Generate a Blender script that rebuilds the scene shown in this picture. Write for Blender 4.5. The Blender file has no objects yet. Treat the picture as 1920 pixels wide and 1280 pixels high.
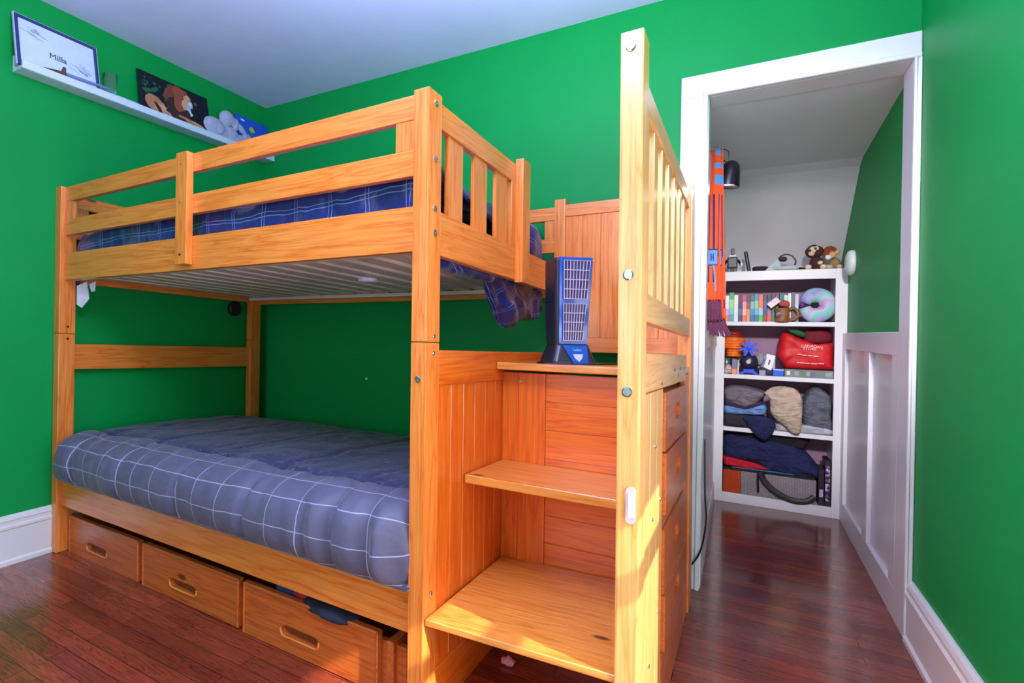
import bpy, bmesh, math, random
from mathutils import Vector, Matrix, noise, Euler

# ------------------------------------------------------------------ scene, camera, light
SC = bpy.context.scene
COL = SC.collection
PI = math.pi
cam_d = bpy.data.cameras.new('camera')
cam = bpy.data.objects.new('camera', cam_d)
COL.objects.link(cam)
SC.camera = cam
FOC, CX, CY, YAW, PITCH, ROLL, CH = 978.88, 835.5, 618.39, .5132, -.0004, .0195, 1.0497
cam_d.sensor_width = 36.0
cam_d.lens = FOC / 1920 * 36.0
cam_d.shift_x = (960 - CX) / 1920
cam_d.shift_y = (CY - 640) / 1920
cam_d.clip_start = .02
cam.location = (0, 0, CH)
_F = Vector((-math.sin(YAW), math.cos(YAW), 0)); _R = Vector((math.cos(YAW), math.sin(YAW), 0)); _U = Vector((0, 0, 1))
_F2 = _F * math.cos(PITCH) + _U * math.sin(PITCH); _U2 = _U * math.cos(PITCH) - _F * math.sin(PITCH)
_R3 = _R * math.cos(ROLL) + _U2 * math.sin(ROLL); _U3 = _U2 * math.cos(ROLL) - _R * math.sin(ROLL)
cam.rotation_euler = Matrix((_R3, _U3, -_F2)).transposed().to_euler()

SC.view_settings.view_transform = 'Standard'
SC.view_settings.look = 'None'
SC.view_settings.gamma = 1
SC.view_settings.use_curve_mapping = False
SC.view_settings.exposure = -0.15

w = bpy.data.worlds.new('sky'); SC.world = w; w.use_nodes = True
w.node_tree.nodes['Background'].inputs[0].default_value = (.55, .72, 1, 1)
w.node_tree.nodes['Background'].inputs[1].default_value = 1.2

def lamp(name, kind, loc, energy, color, rot=(0, 0, 0), **kw):
    d = bpy.data.lights.new(name, kind); d.energy = energy; d.color = color
    for k, v in kw.items(): setattr(d, k, v)
    o = bpy.data.objects.new(name, d); COL.objects.link(o); o.location = loc; o.rotation_euler = rot
    return o
SUN_DIR = Vector((-.85, .22, -.6)).normalized()
lamp('sun', 'SUN', (3, 0, 3), 13, (1, .97, .9), SUN_DIR.to_track_quat('-Z', 'Y').to_euler(), angle=math.radians(.8))
lamp('added_rear_daylight', 'AREA', (-1.35, -1.52, 1.45), 30, (.66, .76, 1.0), (PI / 2, 0, 0), shape='RECTANGLE', size=1.5, size_y=1.2)  # added area light, stands for daylight from the invented rear window
lamp('daylight_side_window', 'AREA', (.53, .80, .86), 24, (.86, .9, 1.0), (PI / 2, 0, PI / 2), shape='RECTANGLE', size=.9, size_y=.8)
lamp('added_top_light', 'POINT', (-.45, .3, 2.2), 46, (.95, .9, 1), shadow_soft_size=.15)  # bare light added below the ceiling, no fixture there
lamp('added_uplight', 'AREA', (-.5, .6, 1.8), 140, (.54, .66, 1), (PI, 0, 0), shape='DISK', size=.4)  # added to brighten the ceiling, no such lamp in the room
lamp('added_closet_spot', 'SPOT', (.32, -.5, 2.3), 600, (1, .96, .97), (Vector((.2, 3.5, 1.05)) - Vector((.32, -.5, 2.3))).to_track_quat('-Z', 'Y').to_euler(), spot_size=math.radians(29), spot_blend=1, shadow_soft_size=.12)  # added to light the closet through the door, no real fixture
lamp('added_warm_fill', 'POINT', (-.1, .2, .75), 9, (1, .9, .5), shadow_soft_size=.15)  # added warm fill for the right wall and lower bed, no lamp there
lamp('spot_lamp_bulb', 'POINT', (-.052, 2.80, 1.765), 1.2, (1, .93, .8), shadow_soft_size=.03)

# ------------------------------------------------------------------ materials
def lin(c):
    return tuple(((v / 255) / 12.92 if v / 255 <= .04045 else ((v / 255 + .055) / 1.055) ** 2.4) for v in c) + (1,)
class NT:
    def __init__(s, name, rough=.5, metal=0, coat=0, spec=.5):
        s.m = bpy.data.materials.new(name); s.m.use_nodes = True
        s.t = s.m.node_tree; s.b = s.t.nodes['Principled BSDF']
        s.b.inputs['Roughness'].default_value = rough; s.b.inputs['Metallic'].default_value = metal
        s.b.inputs['Coat Weight'].default_value = coat; s.b.inputs['Coat Roughness'].default_value = .12
        s.b.inputs['Specular IOR Level'].default_value = spec
    def n(s, t, **kw):
        nd = s.t.nodes.new(t)
        for k, v in kw.items():
            if k.startswith('i_'): nd.inputs[k[2:].replace('_', ' ')].default_value = v
            else: setattr(nd, k, v)
        return nd
    def l(s, a, b): s.t.links.new(a, b)
    def ramp(s, fac, stops, interp='LINEAR'):
        r = s.n('ShaderNodeValToRGB'); r.color_ramp.interpolation = interp
        e = r.color_ramp.elements
        while len(e) > 1: e.remove(e[-1])
        e[0].position = stops[0][0]; e[0].color = stops[0][1]
        for p, c in stops[1:]:
            x = e.new(p); x.color = c
        s.l(fac, r.inputs[0]); return r.outputs[0]
    def math(s, op, a, b=None, c=None):
        m = s.n('ShaderNodeMath', operation=op)
        for i, v in enumerate((a, b, c)):
            if v is None: continue
            if isinstance(v, (int, float)): m.inputs[i].default_value = v
            else: s.l(v, m.inputs[i])
        return m.outputs[0]
    def mix(s, f, a, b, mode='MIX'):
        m = s.n('ShaderNodeMix', data_type='RGBA', blend_type=mode)
        for sock, v in ((m.inputs[0], f), (m.inputs[6], a), (m.inputs[7], b)):
            if hasattr(v, 'links'): s.l(v, sock)
            else: sock.default_value = v
        return m.outputs[2]
    def coords(s, scale=(1, 1, 1), rnd=0, kind='Object'):
        tc = s.n('ShaderNodeTexCoord'); mp = s.n('ShaderNodeMapping'); mp.inputs['Scale'].default_value = scale
        s.l(tc.outputs[kind], mp.inputs[0])
        if rnd:
            oi = s.n('ShaderNodeObjectInfo'); k = s.math('MULTIPLY', oi.outputs['Random'], rnd)
            s.l(k, mp.inputs['Location'])
        return mp.outputs[0]
    def bump(s, h, strength=.3, dist=.01):
        b = s.n('ShaderNodeBump'); b.inputs['Strength'].default_value = strength; b.inputs['Distance'].default_value = dist
        s.l(h, b.inputs['Height']); s.l(b.outputs[0], s.b.inputs['Normal'])
    def base(s, c):
        if hasattr(c, 'links'): s.l(c, s.b.inputs['Base Color'])
        else: s.b.inputs['Base Color'].default_value = c
        return s.m

_cache = {}
def flat(rgb, rough=.6, metal=0, name=None, coat=0, var=.12, scale=30):
    key = (rgb, rough, metal, coat, var, scale)
    if key in _cache: return _cache[key]
    t = NT(name or 'paint_%d_%d_%d' % rgb, rough, metal, coat)
    nz = t.n('ShaderNodeTexNoise'); nz.inputs['Scale'].default_value = scale; nz.inputs['Detail'].default_value = 3
    t.l(t.coords(), nz.inputs['Vector'])
    c = lin(rgb); d = tuple(v * (1 - var) for v in c[:3]) + (1,); u = tuple(min(1, v * (1 + var)) for v in c[:3]) + (1,)
    t.base(t.ramp(nz.outputs[0], [(.3, d), (.7, u)]))
    _cache[key] = t.m
    return t.m

def pine(name, axis, light, mid, dark, rough=.3, knots=True):
    t = NT(name, rough, 0, .6)
    t.b.inputs['Coat Roughness'].default_value = .3
    def sc(a, b): return tuple(a if i == axis else b for i in range(3))
    v = t.coords(sc(.8, 13), 17)
    n1 = t.n('ShaderNodeTexNoise'); n1.inputs['Scale'].default_value = 1.6; n1.inputs['Detail'].default_value = 4; n1.inputs['Distortion'].default_value = .3
    t.l(v, n1.inputs['Vector'])
    rings = t.math('FRACT', t.math('MULTIPLY', n1.outputs[0], 7.5))
    c1 = t.ramp(rings, [(0, dark), (.16, mid), (.55, light), (.9, mid), (1, dark)])
    v2 = t.coords(sc(2, 120), 9)
    n2 = t.n('ShaderNodeTexNoise'); n2.inputs['Scale'].default_value = 2; n2.inputs['Detail'].default_value = 3
    t.l(v2, n2.inputs['Vector'])
    fine = t.ramp(n2.outputs[0], [(.35, (.78, .74, .68, 1)), (.65, (1, 1, 1, 1))])
    base = t.mix(.52, mid, c1)
    base = t.mix(.8, base, fine, 'MULTIPLY')
    if knots:
        v3 = t.coords(sc(3.2, 8.5), 31)
        vo = t.n('ShaderNodeTexVoronoi'); vo.inputs['Scale'].default_value = 1; vo.inputs['Randomness'].default_value = 1
        t.l(v3, vo.inputs['Vector'])
        k = t.ramp(vo.outputs['Distance'], [(.0, (1, 1, 1, 1)), (.055, (1, 1, 1, 1)), (.10, (0, 0, 0, 1))])
        sel = t.math('GREATER_THAN', t.n('ShaderNodeSeparateColor').outputs[0], 2)
        sp = t.n('ShaderNodeSeparateColor'); t.l(vo.outputs['Color'], sp.inputs[0])
        sel = t.math('GREATER_THAN', sp.outputs[0], .72)
        base = t.mix(t.math('MULTIPLY', k, sel), base, lin((92, 38, 12)))
    t.bump(n2.outputs[0], .06, .002)
    return t.base(base)
L_, M_, D_ = lin((244, 158, 78)), lin((236, 128, 46)), lin((204, 86, 22))
PINE = [pine('honey_pine_%s' % 'xyz'[i], i, L_, M_, D_) for i in range(3)]
LIT_PINE = [pine('lit_pine_%s' % 'xyz'[i], i, lin((240, 186, 120)), lin((232, 164, 90)), lin((206, 130, 60))) for i in range(3)]  # same pine, base colour paled for the light falling on it
CHEST = [pine('amber_pine_%s' % 'xyz'[i], i, lin((240, 132, 40)), lin((230, 104, 22)), lin((196, 74, 12))) for i in range(3)]
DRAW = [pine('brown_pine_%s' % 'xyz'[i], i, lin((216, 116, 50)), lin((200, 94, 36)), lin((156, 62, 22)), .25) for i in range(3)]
RAW = [pine('raw_pine_%s' % 'xyz'[i], i, lin((252, 230, 230)), lin((246, 216, 214)), lin((222, 184, 180)), .6, False) for i in range(3)]

def mat_floor():
    t = NT('red_oak_floor', .22, 0, .5)
    v = t.coords()
    br = t.n('ShaderNodeTexBrick'); br.offset = .37; br.squash = 1
    for k, x in (('Scale', 1), ('Mortar Size', .0012), ('Mortar Smooth', .2), ('Bias', 0), ('Brick Width', .85), ('Row Height', .057)): br.inputs[k].default_value = x
    br.inputs['Color1'].default_value = lin((150, 64, 42)); br.inputs['Color2'].default_value = lin((112, 44, 30)); br.inputs['Mortar'].default_value = lin((38, 12, 10))
    t.l(v, br.inputs['Vector'])
    v2 = t.coords((1.6, 26, 1))
    n = t.n('ShaderNodeTexNoise'); n.inputs['Scale'].default_value = 2.2; n.inputs['Detail'].default_value = 5; n.inputs['Distortion'].default_value = 1.4
    t.l(v2, n.inputs['Vector'])
    g = t.ramp(t.math('FRACT', t.math('MULTIPLY', n.outputs[0], 6)), [(0, (.42, .36, .36, 1)), (.25, (.85, .85, .85, 1)), (.7, (1.25, 1.2, 1.15, 1)), (1, (.5, .45, .45, 1))])
    c = t.mix(.75, br.outputs[0], g, 'MULTIPLY')
    n3 = t.n('ShaderNodeTexNoise'); n3.inputs['Scale'].default_value = 2.5; n3.inputs['Detail'].default_value = 3
    t.l(t.coords(), n3.inputs['Vector'])
    c = t.mix(.5, c, t.ramp(n3.outputs[0], [(.35, (.7, .66, .66, 1)), (.6, (1.1, 1.1, 1.1, 1))]), 'MULTIPLY')
    t.bump(br.outputs[1], -.15, .002)
    return t.base(c)
def mat_wall(name, rgb, rough=.45):
    t = NT(name, rough, spec=.2)
    n = t.n('ShaderNodeTexNoise'); n.inputs['Scale'].default_value = 220; n.inputs['Detail'].default_value = 2
    t.l(t.coords(), n.inputs['Vector'])
    t.bump(n.outputs[0], .04, .002)
    n2 = t.n('ShaderNodeTexNoise'); n2.inputs['Scale'].default_value = 3
    t.l(t.coords(), n2.inputs['Vector'])
    c = lin(rgb); d = tuple(v * .94 for v in c[:3]) + (1,)
    return t.base(t.ramp(n2.outputs[0], [(.3, d), (.7, c)]))
GREEN = mat_wall('green_wall_paint', (0, 146, 66), .5)
CEIL = mat_wall('ceiling_paint', (214, 216, 250), .8)
CLOS = mat_wall('closet_plaster', (232, 229, 236), .7)
TRIM = mat_wall('white_trim_paint', (236, 232, 238), .3)
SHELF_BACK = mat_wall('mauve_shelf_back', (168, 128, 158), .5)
WHITE = flat((236, 236, 240), .35, var=.03)
STEEL = flat((190, 195, 205), .22, 1, var=.05)
BLACK = flat((14, 13, 17), .35)
BLACKM = flat((22, 20, 26), .55)

def mat_plaid(name, base, line, su, sv, lw, double=0, top=None, split=0, scrib=None):
    t = NT(name, .62 if top is not None else .36); t.b.inputs['Sheen Weight'].default_value = .15
    tc = t.n('ShaderNodeTexCoord'); sp = t.n('ShaderNodeSeparateXYZ'); t.l(tc.outputs['UV'], sp.inputs[0])
    nz = t.n('ShaderNodeTexNoise'); nz.inputs['Scale'].default_value = 6; t.l(tc.outputs['UV'], nz.inputs['Vector'])
    wob = t.math('MULTIPLY', t.math('SUBTRACT', nz.outputs[0], .5), .03)
    def lines(c, s, off=0):
        f = t.math('FRACT', t.math('DIVIDE', t.math('ADD', t.math('ADD', c, wob), off), s))
        d = t.math('ABSOLUTE', t.math('SUBTRACT', f, .5))
        return t.math('LESS_THAN', d, lw / s)
    a = t.math('MAXIMUM', lines(sp.outputs[0], su), lines(sp.outputs[1], sv))
    if double:
        a = t.math('MAXIMUM', a, t.math('MAXIMUM', lines(sp.outputs[0], su, double), lines(sp.outputs[1], sv, double)))
    n2 = t.n('ShaderNodeTexNoise'); n2.inputs['Scale'].default_value = 4; n2.inputs['Detail'].default_value = 4; t.l(tc.outputs['UV'], n2.inputs['Vector'])
    b0 = tuple(v * .8 for v in base[:3]) + (1,)
    c = t.mix(n2.outputs[0], b0, base)
    c2 = t.mix(t.math('MULTIPLY', a, .8), c, line)
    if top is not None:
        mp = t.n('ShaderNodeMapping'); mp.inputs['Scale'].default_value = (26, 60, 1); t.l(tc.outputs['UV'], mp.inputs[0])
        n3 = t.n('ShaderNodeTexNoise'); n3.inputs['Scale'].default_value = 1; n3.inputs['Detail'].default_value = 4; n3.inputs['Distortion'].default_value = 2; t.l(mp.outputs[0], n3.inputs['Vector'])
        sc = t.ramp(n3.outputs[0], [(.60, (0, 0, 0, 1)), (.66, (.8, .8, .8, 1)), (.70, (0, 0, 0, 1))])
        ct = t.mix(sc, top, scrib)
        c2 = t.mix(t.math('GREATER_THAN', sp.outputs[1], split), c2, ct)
    n4 = t.n('ShaderNodeTexNoise'); n4.inputs['Scale'].default_value = 14; n4.inputs['Detail'].default_value = 3; t.l(tc.outputs['UV'], n4.inputs['Vector'])
    t.bump(n4.outputs[0], .35, .02)
    return t.base(c2)
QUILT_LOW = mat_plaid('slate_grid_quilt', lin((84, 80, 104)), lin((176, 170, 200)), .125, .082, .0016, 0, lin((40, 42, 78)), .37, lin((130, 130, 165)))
QUILT_UP = mat_plaid('navy_plaid_quilt', lin((16, 30, 112)), lin((110, 135, 215)), .15, .075, .0013, .012)

def mat_bands(name, cols, h, axis=2, rough=.45):
    t = NT(name, rough)
    sp = t.n('ShaderNodeSeparateXYZ'); tc = t.n('ShaderNodeTexCoord'); t.l(tc.outputs['Object'], sp.inputs[0])
    n = t.n('ShaderNodeTexNoise'); n.inputs['Scale'].default_value = 60; t.l(tc.outputs['Object'], n.inputs['Vector'])
    f = t.math('ADD', t.math('ADD', t.math('DIVIDE', sp.outputs[axis], h), .5), t.math('MULTIPLY', t.math('SUBTRACT', n.outputs[0], .5), .12))
    k = len(cols)
    return t.base(t.ramp(f, [(i / k, lin(c)) for i, c in enumerate(cols)], 'CONSTANT'))

# ------------------------------------------------------------------ object helpers
XL, XM, XN, Yf, YB, PA, PB, ZP = -2.735, -.705, -.171, 1.164, 2.288, .048, .067, 1.684
BY, BT = -.0199, .0085
BROT = Euler((0, -BT, BY))
BMAT = BROT.to_matrix()
PV = Vector((XM, Yf, 0))
def bedpt(p): return BMAT @ (Vector(p) - PV) + PV
def sag(p):
    p.z -= .036 * (p.y - 1.25) * max(0, min(1, p.z / .5))
    return p
ABS = {}
def clean(o):
    o['_x'] = 1; del o['_x']
def thing(name, label, cat, base, bed=False, group=None, rot=None, local=False):
    o = bpy.data.objects.new(name, None); COL.objects.link(o); o.empty_display_size = .05
    base = Vector(base)
    o.location = bedpt(base) if bed else base
    if bed: o.rotation_euler = BROT
    if rot: o.rotation_euler = rot
    ABS[o.name] = Vector((0, 0, 0)) if local else base
    o['label'] = label; o['category'] = cat
    if group: o['group'] = group
    return o
def tag(o, label, cat, group=None):
    o['label'] = label; o['category'] = cat
    if group: o['group'] = group
    return o
def obj(name, bm, mat, parent=None, smooth=False, bed=False, sagged=False, label=None, kind=None, base_origin=False):
    if sagged:
        for v in bm.verts: sag(v.co)
    lo = Vector([min(v.co[i] for v in bm.verts) for i in range(3)]); hi = Vector([max(v.co[i] for v in bm.verts) for i in range(3)])
    c = (lo + hi) / 2
    if base_origin: c.z = lo.z
    for v in bm.verts: v.co -= c
    bmesh.ops.recalc_face_normals(bm, faces=bm.faces)
    me = bpy.data.meshes.new(name); bm.to_mesh(me); bm.free()
    for m in (mat if isinstance(mat, (list, tuple)) else [mat]): me.materials.append(m)
    if smooth:
        for p in me.polygons: p.use_smooth = True
    o = bpy.data.objects.new(name, me); COL.objects.link(o)
    ABS[o.name] = c
    if parent:
        o.parent = parent; o.location = c - ABS[parent.name]
    else:
        o.location = bedpt(c) if bed else c
        if bed: o.rotation_euler = BROT
    if label: o['label'] = label
    if kind: o['kind'] = kind
    return o
def NB(): return bmesh.new()
def box(bm, x0, x1, y0, y1, z0, z1, bev=.0015, mi=0, segs=1):
    r = bmesh.ops.create_cube(bm, size=1)
    vs = r['verts']
    for v in vs:
        v.co = Vector((x0 + (v.co.x + .5) * (x1 - x0), y0 + (v.co.y + .5) * (y1 - y0), z0 + (v.co.z + .5) * (z1 - z0)))
    es = list({e for v in vs for e in v.link_edges})
    for f in {f for v in vs for f in v.link_faces}: f.material_index = mi
    if bev:
        rr = bmesh.ops.bevel(bm, geom=es, offset=bev, segments=segs, affect='EDGES', profile=.7)
        for f in rr['faces']: f.material_index = mi
    return bm
def B(*a, **k): return box(NB(), *a, **k)
def xform(bm, M, verts=None):
    for v in (verts or bm.verts): v.co = M @ v.co
    return bm
def lathe(bm, prof, c=(0, 0, 0), seg=24, axis='z', mi=0, caps=True):
    rings = []
    for r, h in prof:
        ring = []
        for i in range(seg):
            a = 2 * PI * i / seg
            p = (r * math.cos(a), r * math.sin(a), h)
            if axis == 'x': p = (p[2], p[0], p[1])
            if axis == 'y': p = (p[0], p[2], p[1])
            ring.append(bm.verts.new(Vector(p) + Vector(c)))
        rings.append(ring)
    for a, b in zip(rings, rings[1:]):
        for i in range(seg):
            f = bm.faces.new((a[i], a[(i + 1) % seg], b[(i + 1) % seg], b[i])); f.material_index = mi
    if caps:
        for ring in (rings[0], rings[-1]):
            f = bm.faces.new(ring); f.material_index = mi
    return bm
def tube(bm, pts, r, seg=8, mi=0, flatz=1, flata=1):
    pts = [Vector(p) for p in pts]; rings = []
    up = Vector((.13, .21, 1)).normalized()
    for i, p in enumerate(pts):
        d = (pts[min(i + 1, len(pts) - 1)] - pts[max(i - 1, 0)]).normalized()
        a = d.cross(up)
        if a.length < .05: a = d.cross(Vector((1, 0, .1)))
        a.normalize(); b = d.cross(a)
        rr = r[i] if isinstance(r, (list, tuple)) else r
        rings.append([bm.verts.new(p + a * math.cos(2 * PI * k / seg) * rr * flata + b * math.sin(2 * PI * k / seg) * rr * flatz) for k in range(seg)])
    for a, b in zip(rings, rings[1:]):
        for i in range(seg):
            f = bm.faces.new((a[i], a[(i + 1) % seg], b[(i + 1) % seg], b[i])); f.material_index = mi
    for ring in (rings[0], rings[-1]):
        f = bm.faces.new(ring); f.material_index = mi
    return bm
def curve(pts, n=8):
    P = [Vector(p) for p in pts]; out = []
    for i in range(len(P) - 1):
        p0, p1, p2, p3 = P[max(i - 1, 0)], P[i], P[i + 1], P[min(i + 2, len(P) - 1)]
        for k in range(n):
            t = k / n
            out.append(.5 * ((2 * p1) + (p2 - p0) * t + (2 * p0 - 5 * p1 + 4 * p2 - p3) * t * t + (3 * p1 - p0 - 3 * p2 + p3) * t ** 3))
    out.append(P[-1]); return out
def blob(bm, c, s, e=1.0, seed=0, amp=0, freq=8, seg=28, rings=16, mi=0, rot=None, floor=None):
    c = Vector(c); rows = []
    R = Euler(rot).to_matrix() if rot else None
    def pw(v): return math.copysign(abs(v) ** e, v)
    for j in range(rings + 1):
        ph = -PI / 2 + PI * j / rings; row = []
        for i in range(seg if 0 < j < rings else 1):
            th = 2 * PI * i / seg
            p = Vector((pw(math.cos(ph)) * pw(math.cos(th)) * s[0], pw(math.cos(ph)) * pw(math.sin(th)) * s[1], pw(math.sin(ph)) * s[2]))
            if R: p = R @ p
            p += c
            if amp:
                q = p * freq + Vector((seed * 3.1, seed * 1.7, seed * 2.3))
                nv = noise.noise_vector(q) + .5 * noise.noise_vector(q * 2.3)
                nv += Vector((0, 0, .6)) * abs(noise.noise(Vector((q.x * .5, q.y * .5, q.z * 2.4))))
                p += nv * amp
            if floor is not None and p.z < floor: p.z = floor + (p.z - floor) * .02
            row.append(bm.verts.new(p))
        rows.append(row)
    for a, b in zip(rows, rows[1:]):
        for i in range(seg):
            j = (i + 1) % seg
            if len(a) == 1: f = bm.faces.new((a[0], b[i], b[j]))
            elif len(b) == 1: f = bm.faces.new((a[i], a[j], b[0]))
            else: f = bm.faces.new((a[i], a[j], b[j], b[i]))
            f.material_index = mi
    return bm
def prism(bm, poly, h0, h1, plane='xy', mi=0):
    def P(a, b, h):
        return {'xy': (a, b, h), 'yz': (h, a, b), 'xz': (a, h, b)}[plane]
    v0 = [bm.verts.new(P(a, b, h0)) for a, b in poly]; v1 = [bm.verts.new(P(a, b, h1)) for a, b in poly]
    n = len(poly)
    fs = [bm.faces.new(v0), bm.faces.new(v1)] + [bm.faces.new((v0[i], v0[(i + 1) % n], v1[(i + 1) % n], v1[i])) for i in range(n)]
    for f in fs: f.material_index = mi
    return bm
def capsule(cx, cy, w, h, n=8):
    r = h / 2; pts = []
    for k in range(n + 1):
        a = -PI / 2 + PI * k / n; pts.append((cx + w / 2 - r + r * math.cos(a), cy + r * math.sin(a)))
    for k in range(n + 1):
        a = PI / 2 + PI * k / n; pts.append((cx - w / 2 + r + r * math.cos(a), cy + r * math.sin(a)))
    return pts
def holed(bm, rect, hole, h0, h1, plane):
    a0, a1, b0, b1 = rect
    outer = [(a0, b0), (a1, b0), (a1, b1), (a0, b1)]
    def P(a, b, h): return {'xy': (a, b, h), 'yz': (h, a, b), 'xz': (a, h, b)}[plane]
    loops = []
    for h in (h0, h1):
        vo = [bm.verts.new(P(a, b, h)) for a, b in outer]; vh = [bm.verts.new(P(a, b, h)) for a, b in hole]
        es = [bm.edges.new((L[i], L[(i + 1) % len(L)])) for L in (vo, vh) for i in range(len(L))]
        bmesh.ops.triangle_fill(bm, use_beauty=True, use_dissolve=False, edges=es)
        loops.append((vo, vh))
    for L0, L1 in zip(loops[0], loops[1]):
        for i in range(len(L0)): bm.faces.new((L0[i], L0[(i + 1) % len(L0)], L1[(i + 1) % len(L1)], L1[i]))
    return bm
def text_bm(s, size, M, ext=.0006, align='CENTER', bend=0):
    cu = bpy.data.curves.new('t', 'FONT'); cu.body = s; cu.size = size; cu.align_x = align; cu.extrude = ext
    to = bpy.data.objects.new('t', cu); COL.objects.link(to)
    dg = bpy.context.evaluated_depsgraph_get()
    me = bpy.data.meshes.new_from_object(to.evaluated_get(dg))
    bm = NB(); bm.from_mesh(me)
    bpy.data.objects.remove(to); bpy.data.curves.remove(cu); bpy.data.meshes.remove(me)
    if bend:
        for v in bm.verts: v.co.y -= bend * v.co.x ** 2
    for f in bm.faces: f.material_index = 0
    return xform(bm, M)
def frame(origin, xdir, ydir):
    x = Vector(xdir).normalized(); y = Vector(ydir).normalized(); z = x.cross(y)
    M = Matrix((x, y, z)).transposed().to_4x4(); M.translation = Vector(origin); return M
def struct(name, bm, mat):
    o = obj(name, bm, mat); o['kind'] = 'structure'; return o

# ------------------------------------------------------------------ room shell
WX0, WX1, WY0, WY1, H = -2.746, .537, -1.6, 2.405, 2.486
CXL, CXR, CY1 = -.145, .539, 4.05           # closet
T = .12
struct('floor', B(WX0 - T, CXR + .3, WY0 - T, CY1 + .1, -.06, 0, bev=0), mat_floor())
struct('ceiling', B(WX0 - T, WX1 + T, WY0 - T, WY1 + T, H, H + .08, bev=0), CEIL)
struct('wall_left', B(WX0 - T, WX0, WY0 - T, WY1 + T, 0, H, bev=0), GREEN)
W1 = (.30, 1.30, .46, 1.245)        # y0, y1, z0, z1 of the window in the right wall
bm = NB()
box(bm, WX1, WX1 + T, WY0 - T, W1[0], 0, H, bev=0); box(bm, WX1, WX1 + T, W1[1], WY1, 0, H, bev=0)
box(bm, WX1, WX1 + T, W1[0], W1[1], 0, W1[2], bev=0); box(bm, WX1, WX1 + T, W1[0], W1[1], W1[3], H, bev=0)
struct('wall_right', bm, GREEN)
bm = NB(); y0, y1, z0, z1 = W1; x0, x1 = WX1 + .05, WX1 + .08
for a in ((y0, y0 + .03, z0, z1), (y1 - .03, y1, z0, z1), (y0 + .03, y1 - .03, z0, z0 + .03), (y0 + .03, y1 - .03, z1 - .012, z1), (y0 + .03, y1 - .03, 1.05, 1.10)): box(bm, x0, x1, *a)
struct('window_1', bm, TRIM)
bm = NB()
DX0, DX1, DZ = -.125, .516, 2.031
box(bm, WX0, DX0 - .02, WY1, WY1 + T, 0, H, bev=0); box(bm, DX0 - .02, WX1 + T, WY1, WY1 + T, DZ + .02, H, bev=0)
box(bm, CXR, WX1 + T, WY1, WY1 + T, 0, DZ + .02, bev=0)
struct('wall_back', bm, GREEN)
# wall behind the camera; its window and blind are added for daylight
bm = NB()
W2 = (-2.1, -.6, .85, 2.05)
box(bm, WX0, W2[0], WY0 - T, WY0, 0, H, bev=0); box(bm, W2[1], WX1, WY0 - T, WY0, 0, H, bev=0)
box(bm, W2[0], W2[1], WY0 - T, WY0, 0, W2[2], bev=0); box(bm, W2[0], W2[1], WY0 - T, WY0, W2[3], H, bev=0)
struct('wall_front', bm, GREEN)
bm = NB()
x0, x1, z0, z1 = W2; y0, y1 = WY0 - .08, WY0 - .04
for a in ((x0, x0 + .035, z0, z1), (x1 - .035, x1, z0, z1), (x0 + .035, x1 - .035, z0, z0 + .035), (x0 + .035, x1 - .035, z1 - .035, z1), (x0 + .035, x1 - .035, 1.5, 1.53)):
    box(bm, a[0], a[1], y0, y1, a[2], a[3])
struct('added_window', bm, TRIM)  # unseen window, added to let daylight in
bl = obj('added_blind', B(W2[0] + .01, W2[1] - .01, WY0 - .03, WY0 - .022, W2[2], W2[3]), WHITE)  # unseen, added to keep the sun off the bed
tag(bl, 'added unseen white blind keeping the sun out of the wide rear window', 'blind')
# closet shell
struct('wall_closet_left', B(CXL - .1, CXL, WY1 + T, CY1, 0, 2.1, bev=0), CLOS)
struct('wall_closet_right', B(CXR, CXR + .1, WY1 + T, CY1, 0, 2.1, bev=0), GREEN)
struct('wall_closet_back', B(CXL - .1, CXR + .1, CY1, CY1 + .08, 0, 1.6, bev=0), CLOS)
bm = prism(NB(), [(WY1 + T, 2.035), (3.40, 1.985), (3.47, 1.96), (CY1 + .08, 1.425), (CY1 + .3, 1.425), (CY1 + .3, 2.2), (WY1 + T, 2.2)], CXL - .1, CXR + .1, 'yz')
struct('ceiling_closet', bm, CLOS)
bm = NB(); box(bm, CXL, CXL + .012, WY1 + T, 3.75, 0, .99); box(bm, CXL, CXL + .02, WY1 + T, 3.75, .99, 1.07)
box(bm, CXL + .012, CXL + .02, WY1 + T, 3.75, 0, .12)
struct('trim_1', bm, TRIM)
# wainscot on the closet right wall
bm = NB()
X = CXR
box(bm, X - .004, X, WY1 + T, 3.75, 0, 1.0, bev=0)
for a in ((WY1 + T, 3.75, .985, 1.075), (WY1 + T, 3.75, 0, .115), (2.53, 2.62, .115, .985), (3.03, 3.13, .115, .985), (3.66, 3.75, .115, .985)):
    box(bm, X - .022, X - .004, *a)
struct('trim_2', bm, TRIM)
# door casing and jambs
def casing_profile(bm, vertical, a0, a1, c0, c1, y):
    pass
bm = NB()
yf = WY1
box(bm, -.231, DX0 - .006, yf - .022, yf, 0, 2.031, bev=.003)
box(bm, DX0 - .022, DX0 - .004, yf - .028, yf - .02, 0, 2.03, bev=.003)
box(bm, -.231, WX1 - .001, yf - .022, yf, 2.031, 2.123, bev=.003)
box(bm, DX0 - .022, WX1 - .001, yf - .028, yf - .02, 2.031, 2.049, bev=.003)
box(bm, .515, WX1 - .001, yf - .022, yf, 0, 2.031, bev=.003)
box(bm, .515, .523, yf - .030, yf - .02, 0, 2.031, bev=.002)
box(bm, .529, WX1 - .001, yf - .027, yf - .02, 0, 2.031, bev=.002)
struct('trim_3', bm, TRIM)
bm = NB()
box(bm, DX0 - .02, DX0, yf, yf + T, 0, DZ + .02); box(bm, DX1, DX1 + .023, yf, yf + T, 0, DZ + .02); box(bm, DX0, DX1, yf, yf + T, DZ, DZ + .02)
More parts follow.
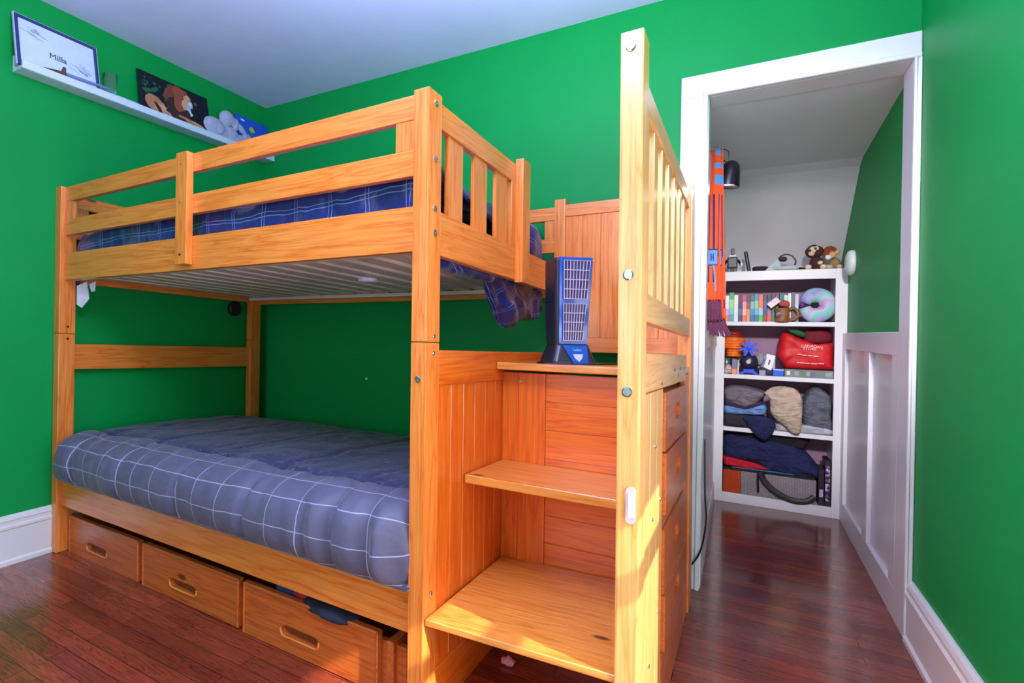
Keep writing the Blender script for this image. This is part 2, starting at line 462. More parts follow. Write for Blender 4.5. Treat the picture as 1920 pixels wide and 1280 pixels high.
struct('trim_4', bm, TRIM)
# baseboards with moulded top
BBP = [(0, 0), (.026, 0), (.026, .016), (.018, .024), (.018, .150), (.022, .155), (.022, .165), (.015, .172), (.015, .186), (.019, .190), (.014, .203), (.006, .211), (0, .211)]
def baseb(name, side, a0, a1):
    bm = NB()
    if side == 'left': prism(bm, [(WX0 + d, z) for d, z in BBP], a0, a1, 'xz')
    if side == 'right': prism(bm, [(WX1 - d, z) for d, z in BBP], a0, a1, 'xz')
    if side == 'back': prism(bm, [(WY1 - d, z) for d, z in BBP], a0, a1, 'yz')
    struct(name, bm, TRIM)
baseb('baseboard_left', 'left', WY0, WY1 - .028)
baseb('baseboard_right', 'right', WY0, WY1 - .031)
baseb('baseboard_back', 'back', WX0, -.232)

# ------------------------------------------------------------------ bunk bed
bed = thing('bunk_bed', 'honey pine bunk bed with guard rails around its upper bunk, beside the green wall', 'bunk bed', (XL, Yf, 0), bed=True)
def bp(name, x0, x1, y0, y1, z0, z1, ax=0, parent=None, mats=None, bev=.003, label=None, segs=2):
    return obj(name, box(NB(), x0, x1, y0, y1, z0, z1, bev=bev, segs=segs), (mats or PINE)[ax], parent or bed, sagged=True, label=label)
def bolt(p, d, parent, r=.008, nm='bolt', m=None):
    bm = NB(); ax = 'xyz'[d]; sgn = -1 if d == 1 else 1
    lathe(bm, [(r, 0), (r, .0025 * sgn), (r * .75, .0035 * sgn), (r * .4, .0035 * sgn), (r * .35, .001 * sgn)], p, 14, ax)
    return obj(nm, bm, m or STEEL, parent, sagged=True)
JZ = 1.012
zl = .018
for (x0, y0, zb, zt) in ((XL, Yf, zl, ZP), (XM - PA, Yf, 0, ZP), (XL, YB - PB, zl, ZP), (XM - .022, YB - PB + .01, 0, 1.665)):
    x1 = x0 + PA
    lo = bp('post', x0, x1, y0, y0 + PB, zb, JZ, 2)
    up = bp('post', x0, x1, y0, y0 + PB, JZ + .002, zt, 2)
# guard rails at the front
ry0, ry1 = Yf + .02, Yf + .042
fx0, fx1 = XL + PA, XM - PA
bp('guard_rail', fx0, fx1, ry0, ry1, 1.616, 1.683)
bp('guard_rail', fx0, fx1, ry0, ry1, 1.463, 1.534)
bp('side_rail', fx0, fx1, ry0, ry1, 1.258, 1.381)
bp('rail_spacer', fx0, fx0 + .062, ry0 + .002, ry1 - .002, 1.534, 1.616, 2)
bp('rail_spacer', fx1 - .075, fx1, ry0 + .002, ry1 - .002, 1.534, 1.616, 2)
bp('rail_bracket', -1.800, -1.735, 1.156, ry0, 1.275, 1.684, 2, bev=.004)
bp('side_rail', fx0, fx1, ry0, ry1, .229, .346)
bp('pale_strip', fx0, fx1, ry1, ry1 + .022, 1.258, 1.276, 0, mats=RAW, label='pale strip standing for the lit rail underside')  # added strip, its pale colour stands for light on the rail's underside
bp('pale_strip', fx0, fx1, YB - .09, YB - .067, 1.258, 1.276, 0, mats=RAW, label='pale strip standing for the lit rail underside')
# left end
yb0, yb1 = Yf + PB, YB - PB
for z0, z1 in ((1.60, 1.66), (1.455, 1.52), (1.25, 1.375), (.848, .966), (.24, .44)):
    bp('end_rail', XL + .008, XL + .030, yb0, yb1, z0, z1, 1)
bp('rail_spacer', XL + .01, XL + .028, yb0, yb0 + .06, 1.52, 1.60, 2)
# right end of upper bunk
gx0, gx1 = XM - .045, XM - .02
bp('end_rail', gx0, gx1, yb0, 1.80, 1.612, 1.682, 1)
bp('side_rail', gx0, gx1, yb0, yb1 + .01, 1.257, 1.379, 1)
for a, b_ in ((1.311, 1.400), (1.474, 1.566), (1.634, 1.728)):
    bp('guard_slat', gx0 + .006, gx1 - .006, a, b_, 1.375, 1.616, 2)
bp('rail_spacer', gx0, gx1, 1.757, 1.835, 1.379, 1.612, 2)
bp('short_post', gx1, gx1 + .03, 1.79, 1.861, 1.248, 1.700, 2)
bp('side_rail', XM - .045, XM - .022, yb0, yb1, .10, .32, 1)
# back rails
by0, by1 = YB - .045, YB - .022
bp('guard_rail', fx0, XM - .022, by0, by1, 1.578, 1.636)
bp('guard_rail', fx0, XM - .022, by0, by1, 1.435, 1.497)
bp('side_rail', fx0, XM - .022, by0, by1, 1.237, 1.38)
bp('side_rail', fx0, XM - .022, by0, by1, .24, .37)
bp('rail_spacer', -.777, -.728, by0 + .002, by1 - .002, 1.497, 1.578, 2)
# slats
for k in range(16):
    x = -2.66 + k * .121
    bp('bed_slat', x, x + .078, ry1 + .002, YB - .069, 1.277, 1.292, 1, mats=RAW, bev=.001, label='pale bare wood slat', segs=1)
for k in range(10):
    x = -2.62 + k * .19
    bp('bed_slat', x, x + .078, ry1 + .002, YB - .069, .26, .275, 1, mats=RAW, bev=.001, segs=1)
# bolts
for z in (1.652, 1.504, 1.371, 1.306): bolt((XM, Yf + .036, z), 0, bed, .009)
for z in (1.03, .985, .345, .272): bolt((XM, Yf + .036, z), 0, bed, .006)
bolt((XM - .024, Yf, .915), 1, bed, .009)
for z in (1.045, .99): bolt((XL + PA, Yf + .036, z), 0, bed, .005, m=BLACKM)
for z in (1.31, 1.50, 1.64): bolt((-1.768, 1.156, z), 1, bed, .004, m=BLACKM if z < 1.4 else STEEL)
# ------------------------------------------------------------------ mattresses and bedding
mt = obj('mattress', B(XL + .06, gx0 - .005, ry1 + .045, YB - .07, 1.293, 1.375, bev=.02, segs=3), flat((228, 222, 240), .8), None, bed=True, sagged=True)
tag(mt, 'white underside of the thin mattress lying on the slats of the upper bunk', 'mattress')
bm = NB(); prism(bm, [(-2.672, 1.235), (-2.62, 1.255), (-2.60, 1.175), (-2.64, 1.135), (-2.67, 1.15)], 1.236, 1.240, 'xz')
xform(bm, Matrix.Identity(4))
fl = obj('loose_fabric', bm, flat((222, 216, 244), .8), None, bed=True, sagged=True)
for v in fl.data.vertices: v.co.y += .01 * math.sin(v.co.x * 60)
tag(fl, 'white fabric scrap hanging below the upper bunk beside its left front post', 'fabric scrap')
fl2 = obj('loose_fabric', prism(NB(), [(-2.585, 1.24), (-2.53, 1.252), (-2.535, 1.21), (-2.56, 1.205)], 1.238, 1.241, 'xz'), flat((222, 216, 244), .8), None, bed=True, sagged=True)
tag(fl2, 'smaller white fabric scrap peeking out under the upper bunk side rail', 'fabric scrap')
mt = obj('mattress', B(XL + .06, XM - .06, ry1 + .01, YB - .07, .276, .50, bev=.03, segs=3), flat((150, 155, 185), .8), None, bed=True, sagged=True)
tag(mt, 'thick mattress of the lower bunk hidden beneath the grey quilt', 'mattress')

def nz(x, y, z=0): return noise.noise(Vector((x, y, z)))
def sheet(name, U, V, fn, mat, thick, parent=None, **kw):
    bm = NB(); uvl = bm.loops.layers.uv.new('UVMap'); g = []
    for j, v in enumerate(V):
        g.append([bm.verts.new(fn(u, v)) for u in U])
    for j in range(len(V) - 1):
        for i in range(len(U) - 1):
            f = bm.faces.new((g[j][i], g[j][i + 1], g[j + 1][i + 1], g[j + 1][i]))
            for lp, (a, b_) in zip(f.loops, ((i, j), (i + 1, j), (i + 1, j + 1), (i, j + 1))): lp[uvl].uv = (U[a], V[b_])
    o = obj(name, bm, mat, parent, smooth=True, **kw)
    if thick:
        md = o.modifiers.new('thickness', 'SOLIDIFY'); md.thickness = thick; md.offset = -1
    return o
PROF = [(1.176, .352), (1.150, .356), (1.128, .385), (1.118, .430), (1.122, .480), (1.145, .525), (1.19, .555), (1.26, .572), (1.40, .578), (1.70, .575), (2.0, .565), (2.2, .55), (2.262, .50)]
def interp_prof():
    P = [Vector((a, b_, 0)) for a, b_ in PROF]; c = curve(P, 10); out = [(0, c[0])]; s = 0
    for a, b_ in zip(c, c[1:]): s += (b_ - a).length; out.append((s, b_))
    return out
IP = interp_prof()
def at(s):
    for (s0, p0), (s1, p1) in zip(IP, IP[1:]):
        if s <= s1: return p0.lerp(p1, (s - s0) / max(1e-6, s1 - s0))
    return IP[-1][1]
SL = IP[-1][0]
def low(u, v):
    p = at(v); front = max(0, 1 - max(0, v - .25) / .12)
    x = XL + .052 + u * 1.0
    W = 1.935
    dseam = min(abs(((u + .17) % .37)), .37 - abs(((u + .17) % .37)))
    crease = math.exp(-(dseam / .018) ** 2)
    puff = (.020 if v < .34 else .007) * (1 - crease) - (.018 if v < .34 else .007)
    fold = nz(u * 4, v * 5) * .012 + nz(u * 14, v * 4, 3) * .005 * (1 + front)
    gather = front * max(0, u - 1.2) / .7 * .016 * math.sin(u * 62 + 6 * nz(u * 4, 1) + v * 3) * (.6 + nz(u * 7, v * 6))
    el = max(0, .10 - u) / .10; er = max(0, u - (W - .07)) / .07
    out = (puff + fold + gather)
    y = p.x; z = p.y
    if v < .30: y -= out * 1.1 * min(1, v / .05 + .1); z += out * .3
    else: z += out + .010 * nz(u * 2.5, v * 2.5, 7) + .006 * nz(u * 9, v * 12, 2)
    tuck = math.exp(-((v - .375) / .012) ** 2) * .012 * (1 + .5 * math.sin(u * 9))
    z -= tuck
    z -= .10 * el ** 2.2 * (1 if v > .18 else v / .18); y += .05 * el ** 2 * front + .062 * er ** 2.5 * front * (v > .03)
    z -= .03 * er ** 2 * (v > .15)
    if v > .15: z += .02 * max(0, min(1, (u - 1.2) / .5)) * max(0, 1 - (v - .15) / .5)
    if y < Yf + PB and u < .03: x = max(x, XL + .054)
    return Vector((x, y, z))
U = [i * 1.935 / 260 for i in range(261)]; V = [j * SL / 120 for j in range(121)]
q = sheet('quilt', U, V, low, QUILT_LOW, .012, bed=True, sagged=True)
tag(q, 'slate blue quilt with thin white grid lines spread over the lower bunk', 'quilt')

PU = [(1.228, 1.325), (1.226, 1.40), (1.224, 1.455), (1.234, 1.492), (1.28, 1.510), (1.5, 1.512), (1.9, 1.51), (2.15, 1.485), (2.215, 1.42)]
cu_ = curve([Vector((a, b_, 0)) for a, b_ in PU], 10); IPU = [(0, cu_[0])]; s_ = 0
for a, b_ in zip(cu_, cu_[1:]): s_ += (b_ - a).length; IPU.append((s_, b_))
SU = s_
def atu(s):
    for (s0, p0), (s1, p1) in zip(IPU, IPU[1:]):
        if s <= s1: return p0.lerp(p1, (s - s0) / max(1e-6, s1 - s0))
    return IPU[-1][1]
def upq(u, v):
    p = atu(v); x = XL + .055 + u
    W = 1.925
    n = nz(u * 4, v * 5, 9) * .020 + nz(u * 12, v * 14, 4) * .016 + .010 * math.sin(u * 24 + v * 12 + 5 * nz(u * 3, v * 3)) + .006 * abs(nz(u * 30, v * 26, 2))
    er = max(0, u - (W - .06)) / .06; el = max(0, .06 - u) / .06
    z = p.y; y = p.x
    if v < .14: y += max(0, n) * .6; z += n * .3 * min(1, v / .1)
    else: z += n
    z += .045 * max(0, min(1, (u - 1.55) / .3)) * math.exp(-((v - .32) / .3) ** 2) * min(1, v / .15) - .02 * max(0, 1 - u / .5)
    z -= .08 * (er ** 2.5 + el ** 2.5)
    return Vector((x, y, max(z, 1.379) if y > 1.27 else z))
U = [i * 1.925 / 220 for i in range(221)]; V = [j * SU / 70 for j in range(71)]
uq = thing('quilt', 'navy blue quilt with double white plaid lines spilling off the upper bunk', 'quilt', (-1.7, 1.7, 1.38), bed=True)
sheet('quilt_cover', U, V, upq, QUILT_UP, .008, uq, sagged=True)
def cloth_blob(name, c, s, e, seed, amp, freq, mat, parent, rot=None, uvs=1, **kw):
    bm = blob(NB(), c, s, e, seed, amp, freq, 56, 40, rot=rot)
    uvl = bm.loops.layers.uv.new('UVMap')
    for f in bm.faces:
        for lp in f.loops:
            co = lp.vert.co; lp[uvl].uv = ((co.y + co.x * .6 + .15 * co.z) * uvs, (co.z + .3 * co.y) * uvs)
    return obj(name, bm, mat, parent, smooth=True, **kw)
def hang(poly, x0, x1, seed, amp=.016):
    sm = [(p.x, p.y) for p in curve([(a, b_, 0) for a, b_ in poly] + [(poly[0][0], poly[0][1], 0)], 8)][:-1]
    cy_ = sum(p[0] for p in poly) / len(poly); cz_ = sum(p[1] for p in poly) / len(poly)
    bm = NB(); uvl = bm.loops.layers.uv.new('UVMap'); rings = []
    for s_, t in [(0.04 + .96 * math.sin(k / 26 * PI / 2), .5 - .5 * math.cos(k / 26 * PI / 2)) for k in range(27)] + [(.99, .6), (.94, .8), (.8, 1)]:
        ring = []
        for a, b_ in sm:
            y = cy_ + (a - cy_) * s_; z = cz_ + (b_ - cz_) * s_
            d = (y - 1.9) * .8 + (z - 1.2) * .9
            f = math.sin(d * 55 + 5 * noise.noise(Vector((y * 7, z * 7, seed)))) * .5 + noise.noise(Vector((y * 16, z * 16, seed)))
            x = x1 + (x0 - x1) * t + (f * amp if t < .55 else 0)
            ring.append(bm.verts.new((x, y, z)))
        rings.append(ring)
    n_ = len(sm)
    for a, b_ in zip(rings, rings[1:]):
        for i in range(n_): bm.faces.new((a[i], a[(i + 1) % n_], b_[(i + 1) % n_], b_[i]))
    bm.faces.new(rings[0]); bm.faces.new(rings[-1])
    for f in bm.faces:
        for lp in f.loops:
            c = lp.vert.co; lp[uvl].uv = (c.y * .8 + c.z * .7 + c.x, c.z * .8 - c.y * .7 + .5 * c.x)
    return obj('hanging_fold', bm, QUILT_UP, uq, smooth=True, sagged=True)
hang([(1.655, 1.275), (1.70, 1.20), (1.76, 1.135), (1.82, 1.092), (1.88, 1.080), (1.95, 1.098), (2.01, 1.130), (2.06, 1.125), (2.13, 1.130), (2.20, 1.17), (2.22, 1.25), (2.05, 1.29), (1.80, 1.29)], -.82, -.752, 4)
cloth_blob('hanging_fold', (-.785, 1.50, 1.262), (.03, .24, .028), .8, 3, .012, 9, QUILT_UP, uq, sagged=True)
cloth_blob('hanging_fold', (-.80, 2.09, 1.435), (.05, .12, .085), .8, 11, .012, 9, QUILT_UP, uq, rot=(-.3, 0, 0), sagged=True)

# ------------------------------------------------------------------ staircase chest
st = thing('bunk_staircase', 'amber pine staircase chest with three treads and tall railing, joined to the bunk end', 'staircase', (XM, Yf, 0), bed=True)
def sp_(name, *a, ax=0, mats=None, **k): return bp(name, *a, ax, parent=st, mats=mats or CHEST, **k)
bp('newel_post', XN - PA, XN, Yf, Yf + PB, -.004, ZP + .002, 2, parent=st, bev=.004, mats=LIT_PINE)
def planks(name, plane, a0, a1, z0, z1, h0, h1, n, horiz, mats, gap=.0016):
    bm = NB(); w_ = ((z1 - z0) if horiz else (a1 - a0)) / n
    for k in range(n):
        if horiz: A = (a0, a1, z0 + k * w_ + gap / 2, z0 + (k + 1) * w_ - gap / 2)
        else: A = (a0 + k * w_ + gap / 2, a0 + (k + 1) * w_ - gap / 2, z0, z1)
        if plane == 'x': box(bm, h0, h1, A[0], A[1], A[2], A[3], bev=.0013)
        else: box(bm, A[0], A[1], h0, h1, A[2], A[3], bev=.0013)
    if plane == 'x': box(bm, h0 + .002, h1 - .004, a0, a1, z0, z1, bev=0)
    else: box(bm, a0, a1, h0 + .004, h1 - .001, z0, z1, bev=0)
    ax = (1 if plane == 'x' else 0) if horiz else 2
    return obj(name, bm, mats[ax], st, sagged=True)
planks('side_panel', 'x', Yf + PB, 1.671, .13, .897, XM - .018, XM - .003, 6, False, CHEST)
sp_('side_rail', XM - .02, XM, Yf + PB, 1.671, -.003, .13, ax=1)
sp_('side_rail', XM - .02, XM, Yf + PB, YB - PB, .897, .993, ax=1)
yp = 1.652
sp_('stile', XM - .0025, -.650, yp + .003, yp + .02, .0, .925, ax=2)
sp_('stile', -.649, -.553, yp, yp + .02, .0, .925, ax=2)
planks('back_panel', 'y', -.553, XN - .03, .0, .925, yp + .004, yp + .018, 10, True, CHEST)
TREAD = [pine('tread_pine_x', 0, lin((236, 160, 78)), lin((224, 138, 56)), lin((186, 94, 34)), .22)] * 3
bm = box(NB(), XM + .003, XN - .03, 1.168, yp - .001, .283, .301, bev=.005, segs=3)
for v in bm.verts: v.co.z += (v.co.x + .46) * .04
obj('tread', bm, TREAD[0], st, sagged=True)
bp('tread', XM + .001, XN - .03, 1.381, yp - .001, .601, .627, 0, parent=st, mats=TREAD, bev=.006, segs=3)
bp('tread', XM + .001, XN - .005, 1.597, YB - .05, .934, .958, 0, parent=st, mats=TREAD, bev=.006, segs=3)
# right face of the chest
planks('side_panel', 'x', Yf + PB, 1.528, .0, .908, XN - .025, XN - .006, 3, False, LIT_PINE)
bp('side_rail', XN - .022, XN - .002, Yf + PB, 2.04, .912, 1.001, 1, parent=st, mats=LIT_PINE)
bp('stile', XN - .022, XN - .006, 2.045, 2.18, .0, .93, 2, parent=st, mats=CHEST)
bp('gallery_post', XN - PA, XN, 2.18, YB, -.004, 1.655, 2, parent=st)
bp('drawer_rail', XN - .03, XN - .008, 1.53, 2.04, .526, .562, 1, parent=st, mats=DRAW)
bp('drawer_rail', XN - .03, XN - .004, 1.53, 2.045, .0, .185, 1, parent=st, mats=DRAW)
bp('drawer_rail', XN - .05, XN - .03, 1.53, 2.04, .0, .91, 1, parent=st, mats=DRAW)
for k, (z0, z1) in enumerate(((.737, .897), (.566, .732), (.348, .523), (.190, .342))):
    ox = .003 * (k % 2)
    zc = (z0 + z1) / 2 + .01
    d = obj('drawer', holed(NB(), (1.537, 2.036, z0, z1), capsule(1.80, zc, .11, .05), XN - .022, XN + ox, 'yz'), DRAW[1], st, sagged=True)
    bm = B(XN - .03, XN - .024, 1.73, 1.87, zc - .035, zc + .035)
    obj('handle', bm, CHEST[1], d, sagged=True, label='round finger cutout')
# railing
bp('handrail', XN - .034, XN - .010, Yf + PB, 2.18, 1.560, 1.618, 1, parent=st, mats=LIT_PINE)
bp('lower_rail', XN - .030, XN - .004, Yf + PB, 2.18, 1.072, 1.137, 1, parent=st, mats=LIT_PINE)
for k in range(7):
    y = 1.275 + k * .128
    bp('baluster', XN - .028, XN - .014, y, y + .05, 1.137, 1.560, 2, parent=st, mats=LIT_PINE)
# back guard behind the fan
gy0, gy1 = YB - .053, YB - .03
bp('guard_rail', -.680, XN - PA, gy0, gy1, 1.588, 1.640, 0, parent=st)
planks('guard_panel', 'y', -.680, XN - PA, 1.062, 1.588, gy0 + .004, gy1 - .003, 6, False, PINE)
bp('guard_rail', -.680, XN - PA, gy0, gy1, 1.0, 1.062, 0, parent=st)
# bolts and screws
for z in (1.652, 1.166, .918): bolt((XN - .027, Yf, z), 1, st, .011)
for y, z in ((1.72, .955), (1.86, .957), (1.98, .957), (1.46, .925)): bolt((XN - .002, y, z), 0, st, .005)
for y, z in ((1.40, .77), (1.49, .62), (1.36, .60), (1.47, .33), (1.33, .26)): bolt((XN - .006, y, z), 0, st, .005)
bolt((-.64, yp, .895), 1, st, .005); bolt((-.665, yp + .003, .57), 1, st, .004, m=BLACKM); bolt((-.64, yp, .57), 1, st, .004, m=BLACKM)
# chrome latch plate on the newel post
hk = thing('metal_plate', 'small shiny pink and white oval plate stuck on the front of the newel post', 'plate', (XN - .02, Yf, .68), bed=True)
lp = obj('backplate', xform(prism(NB(), [(a, b_) for a, b_ in capsule(0, 0, .078, .02)], -.004, 0, 'xy'), frame((XN - .017, Yf, .680), (0, 0, 1), (1, 0, 0))), flat((225, 190, 205), .25, 0), hk, sagged=True)
obj('ridge', xform(prism(NB(), capsule(0, 0, .05, .008), -.008, -.004, 'xy'), frame((XN - .017, Yf, .680), (0, 0, 1), (1, 0, 0))), flat((240, 236, 245), .2), hk, sagged=True)

# ------------------------------------------------------------------ under-bed drawers
ud = thing('underbed_drawer_unit', 'low brown pine unit of three drawers pushed under the lower bunk', 'drawer unit', (-1.77, 1.215, 0), bed=True)
yd = 1.213
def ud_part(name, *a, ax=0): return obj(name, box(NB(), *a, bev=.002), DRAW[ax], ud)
ZO = .014
ud_part('frame_rail', -2.70, -.80, yd + .02, yd + .04, ZO, .15)
ud_part('side_board', -.86, -.835, yd + .002, 2.1, .006, .165, ax=1)
ud_part('side_board', -2.70, -2.68, yd + .04, 2.1, ZO, .165, ax=1)
ud_part('bottom_board', -2.68, -.86, yd + .04, 2.1, .02, .035)
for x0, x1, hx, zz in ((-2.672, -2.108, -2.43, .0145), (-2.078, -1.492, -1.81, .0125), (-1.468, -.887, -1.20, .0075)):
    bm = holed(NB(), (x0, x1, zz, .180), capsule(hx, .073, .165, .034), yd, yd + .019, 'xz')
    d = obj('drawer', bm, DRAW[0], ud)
    tr = NB()
    for a in ((x0, x1, .172, .182), (x0, x0 + .008, zz, .182), (x1 - .008, x1, zz, .182)):
        box(tr, a[0], a[1], yd - .004, yd + .004, a[2], a[3], bev=.003)
    obj('edge_lip', tr, DRAW[0], d)
    hb = NB(); prism(hb, capsule(hx, .073, .18, .05), yd + .0192, yd + .024, 'xz')
    obj('handle', hb, flat((120, 58, 26), .4), d, label='dark scooped finger pull')  # back of the cutout, coloured dark for the shade inside
    tb = tube(NB(), [(a, yd - .001, b_) for a, b_ in capsule(hx, .073, .167, .036)[12:18] + capsule(hx, .073, .167, .036)[:6]], .0032, 6)
    obj('pull_highlight', tb, PINE[0], d, label='pale lip painted as the finger pull highlight')  # pale colour paints the highlight along the pull's edge
def lump(name, label, cat, c, s, rgb, seed=1, e=.8, amp=.012, freq=12, rot=None, bed_=False, floor=None, group=None, rough=.8, mat=None):
    o = obj(name, blob(NB(), c, s, e, seed, amp, freq, 36, 24, rot=rot, floor=floor), mat or flat(rgb, rough, var=.15), None, smooth=True, bed=bed_)
    return tag(o, label, cat, group)
lump('folded_clothing', 'dark blue cloth showing above the third drawer, left of the black one', 'clothing', (-1.30, 1.27, .165), (.05, .03, .045), (40, 52, 110), 2, bed_=True)
lump('folded_clothing', 'red cloth showing above the third drawer under the bed', 'clothing', (-1.235, 1.27, .16), (.04, .03, .042), (190, 30, 60), 3, bed_=True)
lump('folded_clothing', 'black and navy sleeve poking out over the third drawer', 'clothing', (-1.09, 1.245, .178), (.11, .05, .018), (30, 32, 56), 4, bed_=True)

# ------------------------------------------------------------------ tower fan on the top step
FX, FY, FZ = -.527, 1.80, .9385
fan = thing('tower_fan', 'black and blue tower fan with two silver grilles on the top step', 'fan', bedpt((FX, FY, FZ)), rot=Euler((0, 0, .66)), local=True)
fan.scale = (1.08, 1.08, 1.0)
FBODY = flat((34, 30, 44), .38); FBLUE = flat((22, 74, 170), .25, var=.05, coat=.4); SILV = flat((196, 190, 225), .35, .2, var=.03)
def loft(bm, secs, mi=0):
    rings = [[bm.verts.new(p) for p in s] for s in secs]; n = len(rings[0])
    for a, b_ in zip(rings, rings[1:]):
        for i in range(n): bm.faces.new((a[i], a[(i + 1) % n], b_[(i + 1) % n], b_[i])).material_index = mi
    bm.faces.new(rings[0]); bm.faces.new(rings[-1]); return bm
def fsec(x0, x1, yf_, yb_, z, n=6, r=.02, dz=0):
    pts = []
    for cx, cy, a0 in ((x1 - r, yf_ + r, -PI / 2), (x1 - r, yb_ - r, 0), (x0 + r, yb_ - r, PI / 2), (x0 + r, yf_ + r, PI)):
        for k in range(n + 1):
            a = a0 + PI / 2 * k / n; pts.append((cx + r * math.cos(a), cy + r * math.sin(a), z + dz))
    return pts
obj('base', loft(NB(), [fsec(-.078, .070, -.075, .06, 0), fsec(-.076, .068, -.073, .058, .012), fsec(-.060, .054, -.055, .05, .062), fsec(-.058, .052, -.052, .05, .068)]), FBODY, fan)
obj('housing', loft(NB(), [fsec(-.060, .050, -.05, .052, .069), fsec(-.063, .053, -.053, .054, .16), fsec(-.065, .058, -.056, .056, .26), fsec(-.066, .062, -.058, .058, .352), fsec(-.062, .058, -.052, .054, .362)]), FBODY, fan)
obj('housing_seam', loft(NB(), [fsec(-.0655, .0575, -.0565, .0565, .212), fsec(-.0655, .0575, -.0565, .0565, .214)]), BLACK, fan)
def fpan(z0, z1, w0l, w0r, w1l, w1r, y0, y1, m, nm, th=.004, par=None):
    bm = prism(NB(), [(w0l, z0), (w0r, z0), (w1r, z1), (w1l, z1)], 0, th, 'xz')
    for v in bm.verts: v.co.y += y0 + (y1 - y0) * (v.co.z - z0) / (z1 - z0) - th
    return obj(nm, bm, m, par or fan)
fp = fpan(.070, .362, -.050, .040, -.056, .052, -.051, -.0585, FBLUE, 'front_panel')
fpan(.004, .066, -.010, .036, -.040, .040, -.076, -.055, FBLUE, 'control_panel')
def grille(z0, z1, l0, r0, l1, r1):
    bm = NB()
    yy = lambda z: -.0565 - .009 * (z - .07) / .29 * 1.0 - .004
    L = lambda z: l0 + (l1 - l0) * (z - z0) / (z1 - z0); R_ = lambda z: r0 + (r1 - r0) * (z - z0) / (z1 - z0)
    loop = [(L(z0), z0), (R_(z0), z0), (R_(z1), z1), (L(z1), z1), (L(z0), z0)]
    tube(bm, [(a, yy(b_), b_) for a, b_ in loop], .0017, 6)
    for k in range(1, 8):
        t = k / 8; tube(bm, [(L(z0) + (R_(z0) - L(z0)) * t, yy(z0), z0), (L(z1) + (R_(z1) - L(z1)) * t, yy(z1), z1)], .0013, 5)
    for k in range(1, 4):
        z = z0 + (z1 - z0) * k / 4; tube(bm, [(L(z), yy(z) - .001, z), (R_(z), yy(z) - .001, z)], .0015, 5)
    g = obj('grille', bm, SILV, fan)
    bm = prism(NB(), [(L(z0), z0), (R_(z0), z0), (R_(z1), z1), (L(z1), z1)], 0, .001, 'xz')
    for v in bm.verts: v.co.y += yy(v.co.z) + .0018
    obj('grille_backing', bm, flat((58, 40, 84), .5), g)
grille(.222, .350, -.040, .034, -.044, .042); grille(.082, .205, -.038, .024, -.041, .032)
bm = prism(NB(), [(-.010, .036), (.022, .036), (.018, .024), (.007, .011), (-.006, .024)], 0, .0015, 'xz')
for v in bm.verts: v.co.y += -.0765 + .020 * (v.co.z - .004) / .062 - .006
xform(bm, Matrix.Identity(4)); obj('control_plate', bm, flat((205, 205, 240), .4, var=.03), fan)
M = frame((.004, -.0685, .047), (1, 0, 0), (0, .34, 1))
obj('lettering', text_bm('Lasko', .0125, M), flat((150, 190, 250), .4), fan)
cord = curve([(-.05, .03, .004), (-.10, -.01, .004), (-.112, -.05, .004), (-.09, -.082, .004), (0, -.088, .004), (.10, -.075, .004), (.18, -.05, .004), (.25, .02, .004), (.30, .10, .004)], 8)
obj('power_cord', tube(NB(), cord, .0028, 7), BLACK, fan)
pl = obj('power_adapter', B(XN - .10, XN - .05, 1.98, 2.05, .934 , .975, bev=.006, segs=2), flat((24, 40, 90), .4), None, bed=True)
tag(pl, 'small dark blue power adapter at the rear corner of the top step', 'adapter')

# ------------------------------------------------------------------ small things on the walls
hb = obj('wall_speaker', lathe(NB(), [(.045, 0), (.045, .02), (.035, .03), (.008, .032)], (WX0, 2.18, 1.155), 28, 'x'), BLACKM)
tag(hb, 'round black disc mounted on the left wall near the back left bed post', 'speaker')
pk = obj('puck_light', lathe(NB(), [(.038, 0), (.040, -.006), (.039, -.018), (.030, -.022), (.012, -.022)], (-1.355, 1.735, 1.262), 28, 'z'), flat((226, 216, 250), .3, var=.02))
tag(pk, 'small white puck light stuck under the slats of the upper bunk', 'light')
sc_ = obj('wall_anchor', lathe(NB(), [(.008, 0), (.006, -.004), (.002, -.005)], (-1.874, WY1, .758), 12, 'y'), WHITE)
tag(sc_, 'tiny white anchor in the green wall above the lower bunk', 'anchor')
cb = obj('power_cable', tube(NB(), curve([(-.118, 2.395, .62), (-.112, 2.372, .40), (-.106, 2.368, .30), (-.125, 2.368, .17), (-.17, 2.366, .09), (-.225, 2.362, .045), (-.28, 2.36, .02)], 8), .0035, 8), BLACK)
tag(cb, 'thin black cable trailing down the left side of the doorway', 'cable')

# ------------------------------------------------------------------ picture ledge
LZ = 2.122; LX = -2.655; LY0, LY1 = 1.032, 2.403
lg = thing('picture_ledge', 'long white picture ledge high on the left green wall', 'shelf', (WX0, 1.7, LZ))
LEDGE = flat((206, 216, 240), .4, var=.02)
obj('shelf_board', B(WX0, LX - .012, LY0, LY1, LZ, LZ + .014), LEDGE, lg)
obj('front_lip', B(LX - .012, LX, LY0, LY1, LZ, LZ + .034), LEDGE, lg)
obj('back_board', B(WX0, WX0 + .012, LY0, LY1, LZ + .014, LZ + .07), LEDGE, lg)
SZ = LZ + .0145
def lean(name, label, cat, y, wdt, hgt, xb=.012):
    th = -math.asin(min(.9, (.066 - xb) / hgt * .9))
    return thing(name, label, cat, (WX0 + .070, y, SZ), rot=Euler((0, th, 0)), local=True)
